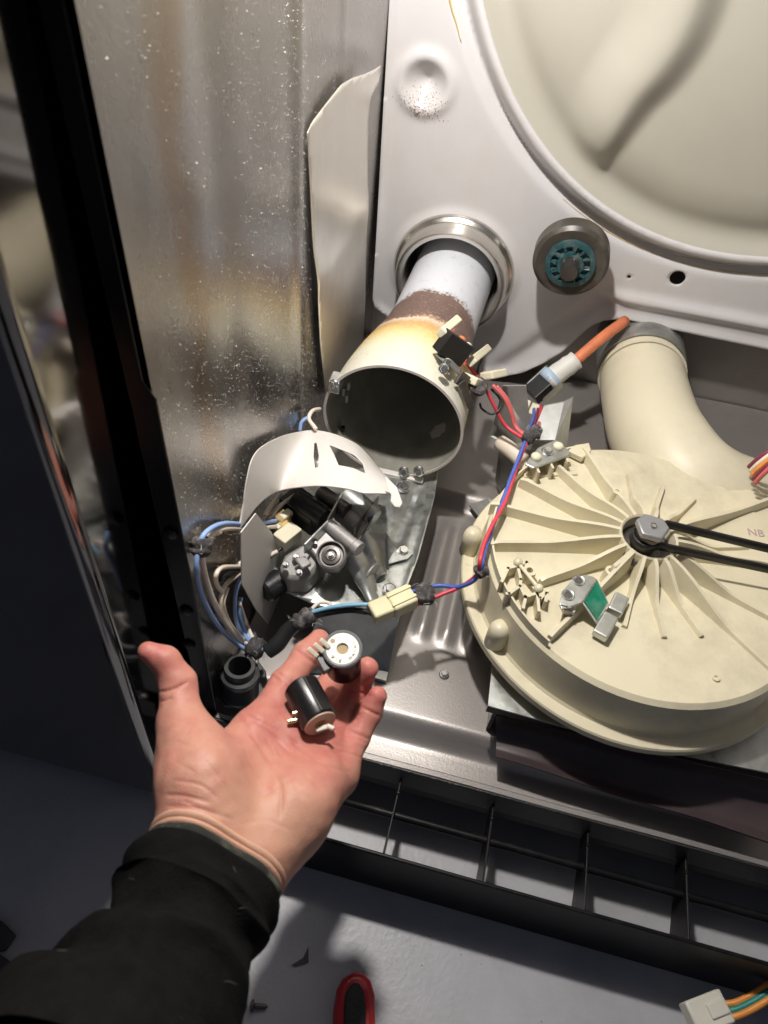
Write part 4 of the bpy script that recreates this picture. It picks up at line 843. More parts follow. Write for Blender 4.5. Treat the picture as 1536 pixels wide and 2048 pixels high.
tape(h1_, wz((404, 1075, .194), (402, 1092, .191), (400, 1110, .189)), 0.0058, 1); tape(h1_, wz((498, 1290, .151), (512, 1296, .151), (524, 1300, .151)), 0.0075, 2)
tape(h1_, wz((590, 1250, .170), (608, 1238, .174), (628, 1226, .178)), 0.0065, 3)
mk('black_sleeve', *tube(wz((535, 1304, .152), (555, 1288, .157), (575, 1262, .164), (600, 1242, .172)), [0.006, 0.0065, 0.006, 0.0055], 12, 6), 'w_black', h1_, smooth=True)
wire(h1_, [at(632, 858, y=.44), at(618, 838, y=.45), at(625, 822, y=.46), at(640, 818, y=.475)], 'w_white', 0.0018)
wire(h1_, [at(600, 862, y=.45), at(603, 845, y=.455), at(615, 835, y=.46)], 'w_blue', 0.0017)

pg = thing('wire_plug', 'yellowed translucent plug joining the light blue and red wires', 'connector', at(785, 1210, z=.188))
pa, pm, pb = at(742, 1228, z=.187), at(780, 1212, z=.188), at(826, 1191, z=.190)
mk('plug_half', *bar(pa, pm+(pm-pa)*0.02, 0.0155, 0.012), 'plug', pg, bevel=0.0015, smooth=True); mk('plug_half', *bar(pm, pb, 0.0175, 0.0135), 'plug', pg, bevel=0.0015, smooth=True)
for s in (-1, 1):
    u_, v2, n_ = frame(pb-pm); mk('latch', *bar(pm+u_*s*0.0045+v2*0.0072, pb+u_*s*0.0045+v2*0.0072, 0.0022, 0.0016), 'plug', pg)

h2_ = thing('sensor_harness', 'red and blue twisted wires draped over the edge of the cream blower', 'wiring loom', at(965, 1100, z=ZF))
wire(h2_, wz((822, 1184, .191), (850, 1176, .19), (880, 1171, .19), (915, 1174, .195), (945, 1163, .207), (960, 1146, .218), (964, 1128, ZF+.010), (970, 1100, ZF+.011), (985, 1055, ZF+.012), (1003, 1010, ZF+.013), (1020, 960, ZF+.013), (1034, 925, ZF+.014), (1050, 885, ZF+.018), (1064, 862, ZF+.022)), 'w_dblue')
wire(h2_, wz((822, 1210, .189), (850, 1203, .188), (885, 1188, .19), (920, 1174, .195), (945, 1158, .207), (958, 1143, .219), (960, 1122, ZF+.013), (968, 1088, ZF+.014), (985, 1050, ZF+.016), (1008, 1008, ZF+.014), (1024, 965, ZF+.012), (1037, 925, ZF+.012), (1052, 888, ZF+.017), (1068, 860, ZF+.022)), 'w_red')
tape(h2_, wz((832, 1192, .19), (850, 1189, .19), (866, 1186, .19)), 0.0075, 5); tape(h2_, wz((955, 1148, .216), (964, 1140, .220), (972, 1134, .222)), 0.0055, 6)
tape(h2_, wz((1052, 882, ZF+.02), (1066, 866, ZF+.022), (1078, 862, ZF+.022)), 0.0058, 7)
yb = 0.54
wire(h2_, [at(902, 658, y=.572), at(922, 705, y=.553), at(945, 742, y=.538), at(965, 765, y=.53), at(985, 805, y=.525), at(1010, 850, y=.52), at(1045, 876, y=.51)], 'w_red')
wire(h2_, [at(985, 770, y=.535), at(1008, 795, y=.53), at(1022, 825, y=.525), at(1030, 852, y=.52), at(1052, 875, y=.51)], 'w_pink')
wire(h2_, [at(993, 772, y=.535), at(1014, 798, y=.53), at(1026, 830, y=.525), at(1035, 856, y=.52), at(1056, 874, y=.51)], 'w_pink')
wire(h2_, [at(1082, 812, y=.60), at(1080, 835, y=.57), at(1076, 855, y=.53), at(1066, 870, y=.51)], 'w_red')
wire(h2_, [at(1068, 818, y=.60), at(1066, 840, y=.57), at(1055, 862, y=.53), at(1050, 876, y=.51)], 'w_dblue')
wire(h2_, [at(1076, 818, y=.60), at(1073, 840, y=.57), at(1064, 860, y=.53), at(1056, 880, y=.51)], 'w_purple')
mk('cord_stub', *tube([at(1000, 885, y=.53), at(1022, 900, y=.52), at(1046, 922, y=.51)], 0.0075, 12, 5), 'w_white', h2_, smooth=True)

h3_ = thing('motor_leads', 'bundle of maroon and orange wires at the right beside the duct', 'wiring loom', at(1536, 930, z=.26))
for i, m in enumerate(['w_purple', 'w_white', 'w_orange', 'w_purple', 'w_pink']):
    wire(h3_, [at(1498+i*3, 934+i*8, z=.235), at(1520+i*2, 915+i*8, z=.25), at(1560, 890+i*8, z=.262), at(1640, 860+i*8, z=.27)], m, 0.002)

# ================================================================== WASHER BESIDE THE DRYER
wm = thing('washing_machine', 'glossy black washing machine standing left of the open dryer', 'washing machine', (-0.50, 0.5, 0))
YW = 0.188
def rbox(x0, x1, y0, y1, z0, z1, r): return box(((x0+x1)/2, (y0+y1)/2, (z0+z1)/2), (x1-x0, y1-y0, z1-z0))
def lean(vf):      # the machine stands a touch out of level
    V, F = vf; V = np.array(V, float); V[:, 0] += 0.030*V[:, 2]; return V, F
XS = -0.1835
b_ = mk('body', *lean(rbox(-0.86, XS, YW, 0.80, 0.032, 0.80, 0.012)), 'black_gloss', wm, bevel=0.007, segs=5, smooth=True)
mk('base_trim', *lean(rbox(-0.855, XS-0.005, YW+0.005, 0.795, 0.016, 0.036, 0)), 'black_plastic', wm, bevel=0.006, segs=3)
mk('foot', *lathe([(0.016, 0), (0.018, 0.004), (0.017, 0.010), (0.012, 0.012), (0.012, 0.024)], (XS-0.040, YW+0.030, 0.0), (0, 0, 1), 24), 'black_plastic', wm, smooth=True, angle=0.6)

# ================================================================== TOE GRILLE
ZG = 0.084; YG = at(1030, 1787, z=ZG)[1]
tg = thing('toe_grille', 'black plastic toe grille with thin fins below the dryer sill', 'grille', (0.15, YG, 0))
mk('front_bar', *box((0.2125, YG+0.001, ZG/2+0.001), (0.635, 0.003, ZG-0.002)), 'grille', tg, bevel=0.001)
yr = 0.2365
fx = [at(766, 1706, z=ZG)[0], at(964, 1766, z=ZG)[0], at(1166, 1826, z=ZG)[0], at(1377, 1885, z=ZG)[0]]; dx = (fx[3]-fx[0])/3
for i in range(-1, 7):
    x = fx[0]+dx*i
    mk('fin', *prism([(x, YG+0.002, ZG), (x, yr, ZG-0.002), (x, yr, ZG-0.022), (x, YG+0.002, ZG-0.040)], (0.0016, 0, 0)), 'grille', tg, bevel=0.0004)
    mk('nub', *lathe([(0.0015, -0.001), (0.0015, 0.0002), (0.0008, 0.0008)], (x+0.0008, yr-0.012, ZG-0.001), (0, 0, 1), 10), 'grille', tg)
ym = at(1030, 1697, z=ZG-0.010)[1]
mk('cross_rod', *tube([(-0.10, ym, ZG-0.010), (0.15, ym, ZG-0.010), (0.53, ym, ZG-0.010)], 0.0032, 12, 2), 'grille', tg, smooth=True)
mk('back_rail', *box((0.2125, yr+0.003, ZG-0.016), (0.635, 0.003, 0.026)), 'grille', tg)

# ================================================================== THINGS ON THE FLOOR
pv = thing('pliers', 'red and black pliers handle lying on the grey floor', 'pliers', at(710, 2020, z=0))
oc = [(664, 2130), (666, 2030), (672, 1985), (684, 1962), (704, 1949), (724, 1951), (740, 1966), (748, 1995), (750, 2130)]
ic = [(686, 2130), (687, 2030), (690, 1990), (698, 1974), (708, 1966), (718, 1968), (728, 1985), (731, 2010), (730, 2130)]
mk('grip', *prism([at(x, y, z=0.002) for x, y in oc], (0, 0, 0.014)), 'red_grip', pv, bevel=0.005, segs=4, smooth=True)
mk('grip_inlay', *prism([at(x, y, z=0.0145) for x, y in ic], (0, 0, 0.0035)), 'black_grip', pv, bevel=0.0015, segs=3, smooth=True)
sc = thing('loose_screw', 'small loose steel screw lying on the floor near the sleeve', 'screw', at(515, 2013, z=0))
s0_, s1_ = at(502, 2011, z=0.0035), at(536, 2014, z=0.0025); dn = s1_-s0_; Ls = np.linalg.norm(dn)
mk('screw_head', *lathe([(0.0015, -0.001), (0.0040, 0), (0.0042, 0.0018), (0.0020, 0.0022)], s0_, dn, 18), 'dark_steel', sc, smooth=True, angle=0.5)
mk('screw_shank', *lathe([(0.0020, 0.002)]+[((0.0022 if i % 2 else 0.0017), 0.003+i*(Ls-0.005)/14) for i in range(14)]+[(0.0003, Ls)], s0_, dn, 12), 'dark_steel', sc, smooth=True)
o = mk('floor_scrap', *prism([at(x, y, z=0.0012) for x, y in [(-30, 1830), (8, 1846), (34, 1872), (14, 1902), (-4, 1905), (24, 1925), (6, 1955), (-40, 1970)]], (0, 0, 0.006)), 'scrap', None, bevel=0.001); tag(o, 'dark brown scrap on the floor left of the sleeve', 'scrap')
o = mk('paper_flake', *prism([at(582, 1931, z=0.0008), at(606, 1916, z=0.0008), at(617, 1893, z=0.0008), at(617, 1925, z=0.0008), at(590, 1934, z=0.0008)], (0, 0, 0.0006)), 'scrap', None); tag(o, 'tiny dark triangular flake lying in the hand shadow', 'scrap')
fp = thing('floor_connector', 'white plug with orange and teal wires lying at the right corner', 'connector', at(1410, 2030, z=0.03))
zc = 0.035
ca, cb = at(1378, 2040, z=zc), at(1448, 2012, z=zc); mk('plug_shell', *bar(ca, cb, 0.022, 0.014), 'nylon', fp, bevel=0.0015, smooth=True)
mk('plug_ridge', *bar(ca+(cb-ca)*0.45+[0, 0, 0.006], ca+(cb-ca)*0.95+[0, 0, 0.006], 0.010, 0.006), 'nylon', fp, bevel=0.001)
for i, m in enumerate(['w_orange', 'w_teal', 'w_orange']):
    wire(fp, [at(1440, 2008+i*14, z=zc), at(1470, 2005+i*14, z=zc+.004), at(1505, 1988+i*15, z=zc+.010), at(1545, 1962+i*16, z=zc+.016), at(1620, 1915+i*16, z=zc+.02)], m, 0.0024)

V, F = [], []
for i in range(420):
    x, y = random.uniform(-0.45, 0.5), random.uniform(-0.05, 0.3); speck(np.array([x, y, 0.0001]), (0, 0, 1), random.choice([0.0003, 0.0004, 0.0006, 0.0009]))
mk('floor_dust', V, F, 'dust')['kind'] = 'stuff'
# ================================================================== COILS
def coil(label, c, n, up, L, R, face, terms, pin, txt):
    c = np.array(c, float); n = np.array(n, float)/np.linalg.norm(n); u, v, n = frame(n, up)      # c = middle of the visible end face
    t = thing('gas_valve_coil', label, 'coil', c-n*L/2, 'solenoid coils held in the hand')
    mk('coil_body', *lathe([(R*0.4, -L), (R-0.0012, -L), (R, -L+0.0012), (R, -0.001), (R-0.0006, 0.0), (R*0.90, 0.0), (R*0.90, -0.0012)], c, n, 40), 'coil', t, smooth=True, angle=0.6)
    f = mk('end_face', *lathe([(R*0.895, -0.002), (R*0.895, 0.0004), (R*0.88, 0.0008), (R*0.33, 0.0008), (R*0.31, 0.0002), (R*0.31, -0.0009)], c, n, 40, cap=False), face, t, smooth=True, angle=0.5)
    mk('bore', *lathe([(0.0001, -0.0006), (R*0.315, -0.0006)], c, n, 24, cap=False), 'bore', t)
    return t, f, c, u, v, n
R1 = 0.0102; d1 = 0.405
c1 = at(685, 1298, d=d1); n1 = camdir(0.03, -0.52, -0.85)
t, f, c, u, v, n = coil('black coil with white lettered end face and three pale terminals', c1, n1, camdir(0, -1, 0), 0.029, R1, 'coil_face', 3, False, None)
mk('clear_rim', *lathe([(R1*0.90, -0.001), (R1*1.06, -0.0015), (R1*1.07, 0.0002), (R1*0.99, 0.0010), (R1*0.90, 0.0008)], c, n, 40, cap=False), 'clear', t, smooth=True, angle=0.6)
eu, ev = camdir(1, 0, 0), camdir(0, -1, 0); eu = eu-n*(eu@n); eu /= np.linalg.norm(eu); ev = np.cross(n, eu)
for k, (s, a, sz) in enumerate([('1', 26, 0.0027), ('4', 8, 0.0028), ('1', -12, 0.0027), ('4', -32, 0.0028), ('0', -52, 0.0028), ('R', -98, 0.0030), ('-', -116, 0.0026), ('A', -136, 0.0030)]):
    a = math.radians(a); rad = math.cos(a)*eu+math.sin(a)*ev; tan = np.cross(n, rad)
    text(s, 'lettering', c+rad*R1*0.68+n*0.00085, rad if k < 5 else tan, tan if k < 5 else -rad*-1, sz, 'ink', f)
a = math.radians(142); mk('pin_hole', *lathe([(0.0014, 0.0009), (0.0012, 0.0010), (0.0001, 0.0010)], c+(math.cos(a)*eu+math.sin(a)*ev)*R1*0.68, n, 14, cap=False), 'bore', f)
sidew = -0.86*eu-0.5*ev; sw = np.cross(n, sidew)
mk('terminal_wing', *prism([c+sidew*R1*0.9+sw*x-n*z for x, z in [(-0.006, 0.002), (0.006, 0.002), (0.004, 0.012), (-0.004, 0.012)]], sidew*0.0055), 'drum_black', t, bevel=0.0006)
for px, py in [(623, 1303), (635, 1294), (647, 1285)]:
    q = at(px+2, py+1, d=d1-0.002); e = camdir(0.70, 0.62, 0.15); mk('terminal', *bar(q-e*0.0032, q+e*0.0038, 0.0026, 0.0010, camdir(0, -0.3, -1)), 'tin', t, bevel=0.0006)
c2 = at(640, 1446, d=0.447*0.88); n2 = camdir(0.46, 0.60, -0.62)
t, f, c, u, v, n = coil('glossy black coil lying in the palm, tan end face turned down', c2, n2, camdir(0, -1, 0), 0.0255, 0.0100, 'coil_face_tan', 2, True, None)
mk('flat_rib', *bar(c-n*0.0245+camdir(0.45, -0.75, -0.5)*0.0096, c-n*0.001+camdir(0.45, -0.75, -0.5)*0.0096, 0.007, 0.0014, camdir(0.45, -0.75, -0.5)), 'coil', t, bevel=0.0006)
for px, py in [(588, 1440), (597, 1424)]:
    q = at(px-2, py+2, d=0.394); e = camdir(-0.9, 0.15, -0.2); mk('terminal', *bar(q-e*0.005, q+e*0.003, 0.0022, 0.0016, camdir(0, -0.3, -1)), 'brass', t, bevel=0.0006)
q = at(655, 1452, d=0.391); mk('locating_pin', *lathe([(0.0013, 0), (0.0013, 0.0035), (0.0008, 0.0042)], q, camdir(0.85, 0.25, -0.45), 14), 'nylon', t, smooth=True, angle=0.5)
q = at(632, 1460, d=0.3905); mk('resin_lip', *bar(q, at(655, 1453, d=0.3905), 0.0026, 0.0012), 'nylon', t, bevel=0.0006)

# ================================================================== PERSON: LEFT HAND AND SLEEVE
pe = thing('person', 'left hand in a black sleeve, palm up, holding two coils', 'person', at(430, 1720, d=.34))
VX = 0.0008; HS = 0.88
def jn(px, py, d, r): return (at(px, py, d=d*HS), r*HS)
chains = dict(
    index=[jn(515, 1462, .456, .0125), jn(572, 1368, .485, .0098), jn(612, 1310, .505, .0088), jn(639, 1279, .515, .0074)],
    middle=[jn(585, 1480, .461, .0120), jn(636, 1396, .506, .0098), jn(676, 1348, .528, .0088), jn(698, 1318, .538, .0076)],
    ring=[jn(640, 1505, .462, .0115), jn(690, 1424, .492, .0096), jn(717, 1368, .496, .0088), jn(735, 1337, .488, .0075)],
    little=[jn(676, 1548, .457, .0104), jn(714, 1474, .476, .0082), jn(739, 1424, .483, .0073), jn(754, 1392, .482, .0060)],
    thumb=[jn(392, 1540, .418, .0165), jn(364, 1445, .430, .0130), jn(355, 1366, .440, .0103), jn(330, 1322, .440, .0086), jn(296, 1304, .437, .0064)])
WL, WR = jn(398, 1668, .392, .0185), jn(487, 1722, .396, .0190)
palm = [(WL, jn(515, 1462, .456, .0130)), (jn(430, 1690, .394, .0195), jn(585, 1480, .462, .0125)), (WR, jn(640, 1505, .463, .0122)), (WR, jn(674, 1550, .458, .0108)),
        (jn(515, 1462, .457, .0125), jn(585, 1480, .462, .0120)), (jn(585, 1480, .462, .0120), jn(640, 1505, .463, .0115)), (jn(640, 1505, .463, .0115), jn(674, 1550, .458, .0104)),
        (jn(392, 1545, .420, .0150), jn(500, 1490, .452, .0110)), (jn(500, 1580, .438, .0140), jn(600, 1570, .446, .0140)),
        (WL, jn(300, 1870, .352, .0230)), (WR, jn(390, 1900, .358, .0240)), (WL, WR)]
blobs = [(jn(402, 1560, .405, .0210), jn(385, 1500, .416, .0165)), (jn(420, 1615, .400, .0200), jn(402, 1560, .406, .0210)),      # thenar
         (jn(588, 1622, .418, .0190), jn(634, 1568, .436, .0155)), (jn(536, 1684, .405, .0180), jn(588, 1622, .418, .0190))]          # hypothenar
allp = np.array([p[0] for c_ in chains.values() for p in c_]+[q[0] for s_ in palm[:9] for q in s_]+[at(345, 1800, d=.368*HS)])
lo, hi = allp.min(0)-0.032, allp.max(0)+0.026
nx, ny, nz = [int(np.ceil((hi[i]-lo[i])/VX))+1 for i in range(3)]
X, Y, Z = np.meshgrid(*[lo[i]+VX*np.arange(k) for i, k in enumerate((nx, ny, nz))], indexing='ij')
def rcone(P, a, b, ra, rb):
    ba = b-a; l2 = ba@ba; rr = ra-rb; a2 = l2-rr*rr; il2 = 1/l2
    pa = P-a; y = pa@ba; z = y-l2
    xx = pa*l2-y[..., None]*ba; x2 = (xx*xx).sum(-1); y2 = y*y*l2; z2 = z*z*l2
    k = np.sign(rr)*rr*rr*x2
    d = (np.sqrt(x2*a2*il2)+y*rr)*il2-ra
    d = np.where(np.sign(z)*a2*z2 > k, np.sqrt(x2+z2)*il2-rb, d)
    return np.where(np.sign(y)*a2*y2 < k, np.sqrt(x2+y2)*il2-ra, d)
def smin(a, b, k):
    h = np.maximum(k-np.abs(a-b), 0)/k; return np.minimum(a, b)-h*h*h*k/6
def sdf_pts(P):
    fs = []
    for nm, ch in chains.items():
        d = None
        for (a, ra), (b, rb) in zip(ch[:-1], ch[1:]):
            q = rcone(P, a, b, ra, rb); d = q if d is None else smin(d, q, 0.006)
        fs.append(d)
    p = None
    for (a, ra), (b, rb) in palm:
        q = rcone(P, a, b, ra, rb); p = q if p is None else smin(p, q, 0.014)
    for (a, ra), (b, rb) in blobs: p = smin(p, rcone(P, a, b, ra, rb), 0.018)
    out = p
    g = fs[0]
    for f_ in fs[1:4]: g = smin(g, f_, 0.0016)
    out = smin(out, g, 0.009); out = smin(out, fs[4], 0.016)
    return out
def sdf_big(P, n=200000):
    o = np.empty(len(P))
    for i in range(0, len(P), n): o[i:i+n] = sdf_pts(P[i:i+n])
    return o
# coarse pass finds the shell, fine pass fills only that
PT_ = np.stack([X, Y, Z], -1)
cs = PT_[::4, ::4, ::4]; cd_ = sdf_big(cs.reshape(-1, 3)).reshape(cs.shape[:3])
big = np.repeat(np.repeat(np.repeat(cd_, 4, 0), 4, 1), 4, 2)[:nx, :ny, :nz].copy()
near = np.abs(big) < VX*9
big[near] = sdf_big(PT_[near])
def surface_nets(D):
    ins = D < 0; c = [D[i:D.shape[0]-1+i, j:D.shape[1]-1+j, k:D.shape[2]-1+k] for i in (0, 1) for j in (0, 1) for k in (0, 1)]
    b = np.stack([q < 0 for q in c]); mixed = b.any(0) & ~b.all(0); ids = -np.ones(mixed.shape, int); ids[mixed] = np.arange(mixed.sum())
    cv = np.stack([q[mixed] for q in c]); off = np.array([(i, j, k) for i in (0, 1) for j in (0, 1) for k in (0, 1)], float)
    acc = np.zeros((cv.shape[1], 3)); n = np.zeros(cv.shape[1])
    for a in range(8):
        for e in range(a+1, 8):
            if np.abs(off[a]-off[e]).sum() != 1: continue
            m = (cv[a] < 0) != (cv[e] < 0); t = np.where(m, cv[a]/(cv[a]-cv[e]+1e-20), 0)[:, None]
            acc += m[:, None]*(off[a]*(1-t)+off[e]*t); n += m
    base = np.argwhere(mixed); V = lo+VX*(base+acc/n[:, None]); F = []
    for axn in range(3):
        o1, o2 = [(1, 2), (2, 0), (0, 1)][axn]
        sl = [slice(1, -1)]*3; sl[axn] = slice(0, -1); A0 = ins[tuple(sl)]; sl2 = list(sl); sl2[axn] = slice(1, None); A1 = ins[tuple(sl2)]
        e = np.argwhere(A0 != A1); flip = A0[tuple(e.T)]; e = e+np.array([0 if i == axn else 1 for i in range(3)])
        q = []
        for s, t in ((0, 0), (1, 0), (1, 1), (0, 1)):
            w = e.copy(); w[:, o1] -= s; w[:, o2] -= t; ok = (w >= 0).all(1) & (w < np.array(ids.shape)).all(1); r = -np.ones(len(w), int); r[ok] = ids[tuple(w[ok].T)]; q.append(r)
        q = np.stack(q, 1); q[flip] = q[flip][:, ::-1]; F.append(q[(q >= 0).all(1)])
    return V, np.concatenate(F)
HV, HF = surface_nets(big)
def grad(P):
    e = 0.0004; g = np.stack([sdf_big(P+np.eye(3)[i]*e)-sdf_big(P-np.eye(3)[i]*e) for i in range(3)], 1)/(2*e); return g/(np.linalg.norm(g, axis=1)[:, None]+1e-9)
N_ = grad(HV); HV = HV-N_*sdf_big(HV)[:, None]; N_ = grad(HV)
# creases and pads on the palm side
q2 = pix(HV); facing = np.clip(-(N_@RM[2]), 0, 1); red = np.full(len(HV), 0.30)
def polyd(pts):
    P = spline(np.array([(a, b, 0) for a, b in pts], float), 6)[:, :2]; d = np.full(len(q2), 1e9); tt = np.zeros(len(q2))
    for i in range(len(P)-1):
        a, e = P[i], P[i+1]-P[i]; t = np.clip(((q2-a)@e)/(e@e+1e-9), 0, 1); dd = np.linalg.norm(q2-a-t[:, None]*e, axis=1); b = dd < d; d[b] = dd[b]; tt[b] = (i+t[b])/(len(P)-1)
    return d, tt
disp = np.zeros(len(HV))
lines = [([(345, 1560), (400, 1570), (440, 1600)], 3.0, .00035), ([(350, 1440), (390, 1450)], 2.8, .0003), ([(600, 1540), (640, 1580), (650, 1620)], 3.0, .0004), ([(450, 1490), (490, 1530), (520, 1590)], 3.0, .0003), ([(555, 1500), (575, 1530), (612, 1545)], 3.4, .0006), ([(330, 1590), (370, 1592), (420, 1605)], 3.4, .0005), ([(480, 1650), (530, 1640), (580, 1660)], 3.0, .0003),
         ([(478, 1432), (510, 1480), (540, 1525), (562, 1580), (560, 1640)], 4.6, .0008), ([(488, 1424), (545, 1470), (590, 1520), (620, 1560)], 3.6, .0008), ([(700, 1545), (665, 1535), (620, 1515), (575, 1470)], 3.8, .0010),
         ([(325, 1632), (390, 1640), (450, 1660), (505, 1705), (548, 1755)], 4.0, .0009), ([(330, 1612), (400, 1618), (470, 1640)], 3.5, .0005),
         ([(316, 1385), (345, 1378), (380, 1362)], 3.2, .0008), ([(318, 1404), (345, 1396)], 2.6, .0006), ([(370, 1470), (400, 1430)], 2.6, .0004), ([(695, 1420), (722, 1432)], 2.5, .0005), ([(700, 1430), (716, 1440)], 2.5, .0004), ([(696, 1460), (742, 1480)], 3.6, .0008), ([(694, 1468), (740, 1488)], 2.8, .0005), ([(718, 1412), (760, 1432)], 3.2, .0006), ([(690, 1378), (745, 1392)], 3.4, .0006), ([(680, 1500), (735, 1520)], 3.4, .0006), ([(640, 1478), (705, 1500)], 3.4, .0007),
         ([(540, 1348), (596, 1390)], 4.0, .0008), ([(549, 1340), (602, 1382)], 3.0, .0005), ([(590, 1298), (636, 1332)], 3.6, .0007), ([(490, 1424), (560, 1465)], 2.8, .0005), ([(655, 1498), (690, 1525)], 2.8, .0006), ([(430, 1540), (455, 1580), (462, 1620)], 3.0, .0002), ([(410, 1520), (440, 1560)], 2.6, .0002), ([(350, 1480), (395, 1500)], 2.6, .00025), ([(345, 1520), (390, 1545)], 2.6, .0002), ([(530, 1470), (560, 1530), (600, 1590)], 2.6, .00035), ([(470, 1445), (520, 1440)], 2.6, .0003), ([(640, 1560), (670, 1590), (665, 1640)], 2.6, .00025), ([(580, 1560), (620, 1600)], 2.8, .0003), ([(365, 1600), (430, 1630)], 2.6, .0003), ([(520, 1600), (560, 1570), (610, 1550)], 2.8, .0004)]
for pts, w, a in lines:
    d, t = polyd(pts); g = np.exp(-(d/w)**2)*facing*np.clip(np.minimum(t, 1-t)*8+0.15, 0, 1); disp -= 1.35*a*g; red += 0.26*g*(a/.001)
nzv = np.array([mnoise.noise(Vector(p*55)) for p in HV]); nz2 = np.array([mnoise.noise(Vector(p*160)) for p in HV]); disp += 0.0008*nzv+0.00035*nz2
def blob_red(px, py, r, a):
    global red; red = red+a*np.exp(-((q2[:, 0]-px)**2+(q2[:, 1]-py)**2)/r**2)
for a_ in [(640, 1275, 45, .35), (738, 1335, 45, .45), (755, 1393, 40, .45), (290, 1300, 50, .45), (350, 1350, 60, .2), (560, 1440, 70, .25), (640, 1500, 80, .3), (690, 1450, 70, .25), (520, 1420, 50, .2), (580, 1350, 60, .2), (440, 1540, 90, -.12), (560, 1640, 90, -.30), (600, 1660, 70, -.2), (470, 1500, 60, .12), (650, 1400, 60, .3), (440, 1620, 60, -.15), (500, 1700, 60, -.2), (542, 1578, 6, .5)]: blob_red(*a_)
HV = HV+N_*disp[:, None]
hand = mk('hand', HV, HF, 'skin', pe, smooth=True)
at_ = hand.data.attributes.new('redness', 'FLOAT', 'POINT'); at_.data.foreach_set('value', np.clip(red, 0, 1).astype(np.float32))
# elastic cuff band, camo lining and sleeve, all fitted to the wrist skin
U_AX = None
def wrist_ring(c, t, off, seg=64):
    u = camdir(0.84, 0.54, 0.0); u = u-t*(u@t); u /= np.linalg.norm(u); w = np.cross(t, u)
    ang = np.arange(seg)*2*PI/seg; D = np.cos(ang)[:, None]*u+np.sin(ang)[:, None]*w; rr = np.linspace(0.004, 0.05, 140)
    P = c+D[:, None, :]*rr[None, :, None]; S_ = sdf_big(P.reshape(-1, 3)).reshape(seg, -1); inside = S_ < 0
    k = np.array([np.where(q)[0].max() if q.any() else 60 for q in inside]); R = rr[k]
    for _ in range(3): R = (np.roll(R, 1)+R+np.roll(R, -1))/3
    return c+D*(R+off)[:, None], D
W0, W1 = at(455, 1662, d=.398*HS), at(385, 1790, d=.368*HS); WT = (W1-W0)/np.linalg.norm(W1-W0); WLEN = np.linalg.norm(W1-W0)
WT2 = WT+camdir(0, 0, -1)*0.30+camdir(0.84, .54, 0)*0.10; WT2 /= np.linalg.norm(WT2)      # the cuff sits a little aslant
def cuff(name, s0, s1, off, bul, m, rows=9, wav=0.0):
    V, F = [], []; seg = 64
    for k in range(rows):
        q = k/(rows-1); P, D = wrist_ring(W0+WT*WLEN*(s0+(s1-s0)*q), WT2, off+bul*math.sin(PI*q)**0.6 if 0 < q < 1 else off-0.001, seg)
        for i in range(seg): V.append(P[i]+D[i]*wav*(math.sin(i*0.9)+mnoise.noise(Vector(P[i]*200))))
    for j in range(rows-1):
        for i in range(seg): F.append((j*seg+i, j*seg+(i+1) % seg, (j+1)*seg+(i+1) % seg, (j+1)*seg+i))
    return mk(name, V, F, m, pe, smooth=True)
cuff('cuff_band', 0.36, 0.455, 0.0002, 0.0014, 'band'); cuff('cuff_band', 0.45, 0.53, 0.0002, 0.0015, 'band'); cuff('cuff_lining', 0.51, 0.76, 0.0014, 0.0014, 'camo', 9, 0.0006)
V, F = [], []; sg = 64
rowsS = []
for s_, off in [(0.66, 0.0016), (0.640, 0.0032), (0.655, 0.0050), (0.72, 0.0064), (0.84, 0.0078)]:
    P, D = wrist_ring(W0+WT*WLEN*s_, WT2, off, sg); rowsS.append((P, D))
tail = [(390, 1808, .367, .0372, .033), (376, 1834, .362, .0388, .035), (335, 1908, .345, .0365, .036), (300, 1975, .33, .0405, .039), (255, 2062, .31, .0460, .044), (190, 2180, .285, .053, .05), (100, 2350, .25, .056, .055)]
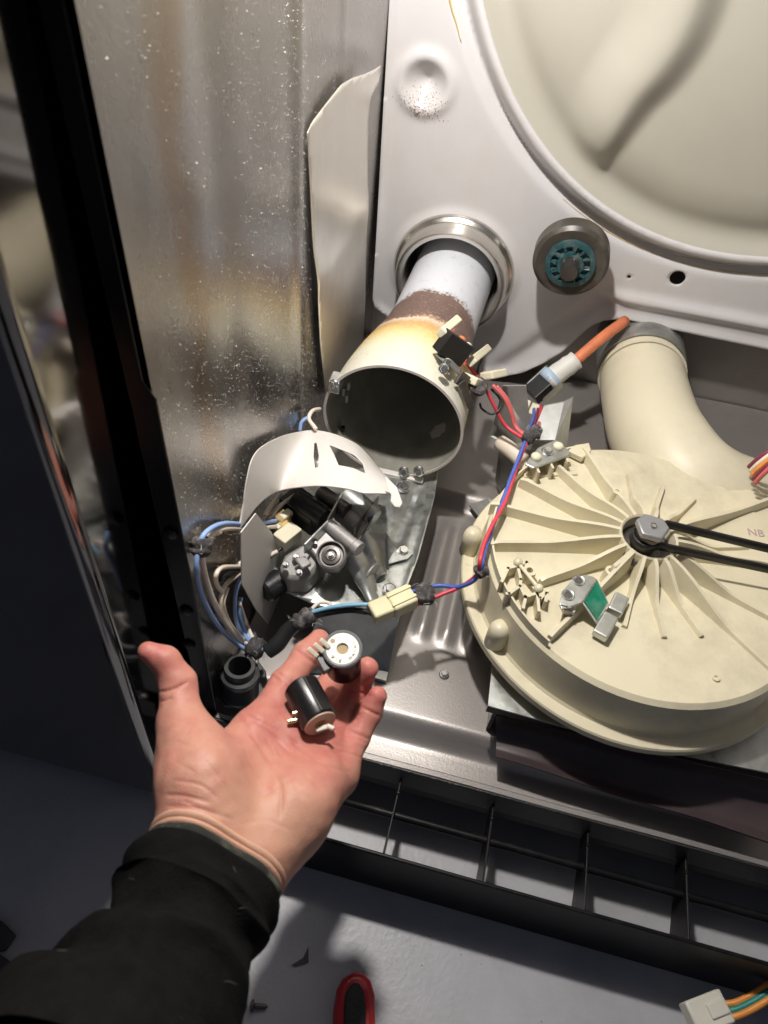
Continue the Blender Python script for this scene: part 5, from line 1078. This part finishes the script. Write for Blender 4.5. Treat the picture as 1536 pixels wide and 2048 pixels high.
C_ = spline([at(x, y, d=d*HS) for x, y, d, a, b in tail], 6); q_ = np.linspace(0, 1, len(C_)); qq = np.linspace(0, 1, len(tail))
A_ = np.interp(q_, qq, [t_[3]*HS for t_ in tail]); B_ = np.interp(q_, qq, [t_[4]*HS for t_ in tail]); axd = np.gradient(C_, axis=0); axd /= np.linalg.norm(axd, axis=1)[:, None]
for j in range(len(C_)):
    k = min(1, j/6); t = WT2*(1-k)+axd[j]*k; t /= np.linalg.norm(t); u = camdir(0.84, 0.54, 0.0); u = u-t*(u@t); u /= np.linalg.norm(u); w = np.cross(t, u); P, D = [], []
    for i in range(sg):
        a = 2*PI*i/sg; d_ = u*A_[j]*math.cos(a)+w*B_[j]*math.sin(a); P.append(C_[j]+d_); D.append(d_/np.linalg.norm(d_))
    rowsS.append((np.array(P), np.array(D)))
SP = np.array([p for p, d in rowsS]); SD = np.array([d for p, d in rowsS])
dens = np.array([spline(SP[:, i], 3) for i in range(sg)]).transpose(1, 0, 2); dird = np.array([spline(SD[:, i], 3) for i in range(sg)]).transpose(1, 0, 2)
for j in range(len(dens)):
    fade = min(1, j/22)
    for i in range(sg):
        p = dens[j, i]; f1 = mnoise.noise(Vector(p*26)); f2 = mnoise.noise(Vector(p*75+np.array([3, 1, 2]))); fold = math.sin((j-20)*0.16+f1*4+0.6*math.sin(i*2*PI/sg))
        V.append(p+dird[j, i]*(0.0045*f1*fade+0.0016*f2*(0.3+0.7*fade)+0.0034*fold*min(1, max(0, (j-16)/16))+0.0003*mnoise.noise(Vector(p*420))))
for j in range(len(dens)-1):
    for i in range(sg): F.append((j*sg+i, j*sg+(i+1) % sg, (j+1)*sg+(i+1) % sg, (j+1)*sg+i))
mk('sleeve', V, F, 'sleeve', pe, smooth=True)
VS = np.array(V); H = []
for i in range(34):
    q = VS[rng.integers(sg*6, len(VS))]
    if pix(q)[1] > 2048: continue
    a = q+rng.normal(0, 0.0016, 3); b = a+rng.normal(0, 0.0016, 3); H.append(tube([q, a, b], 0.00004, 4, 3))
mk('lint_fibre', *join(*H), 'dust', pe)['kind'] = 'stuff'
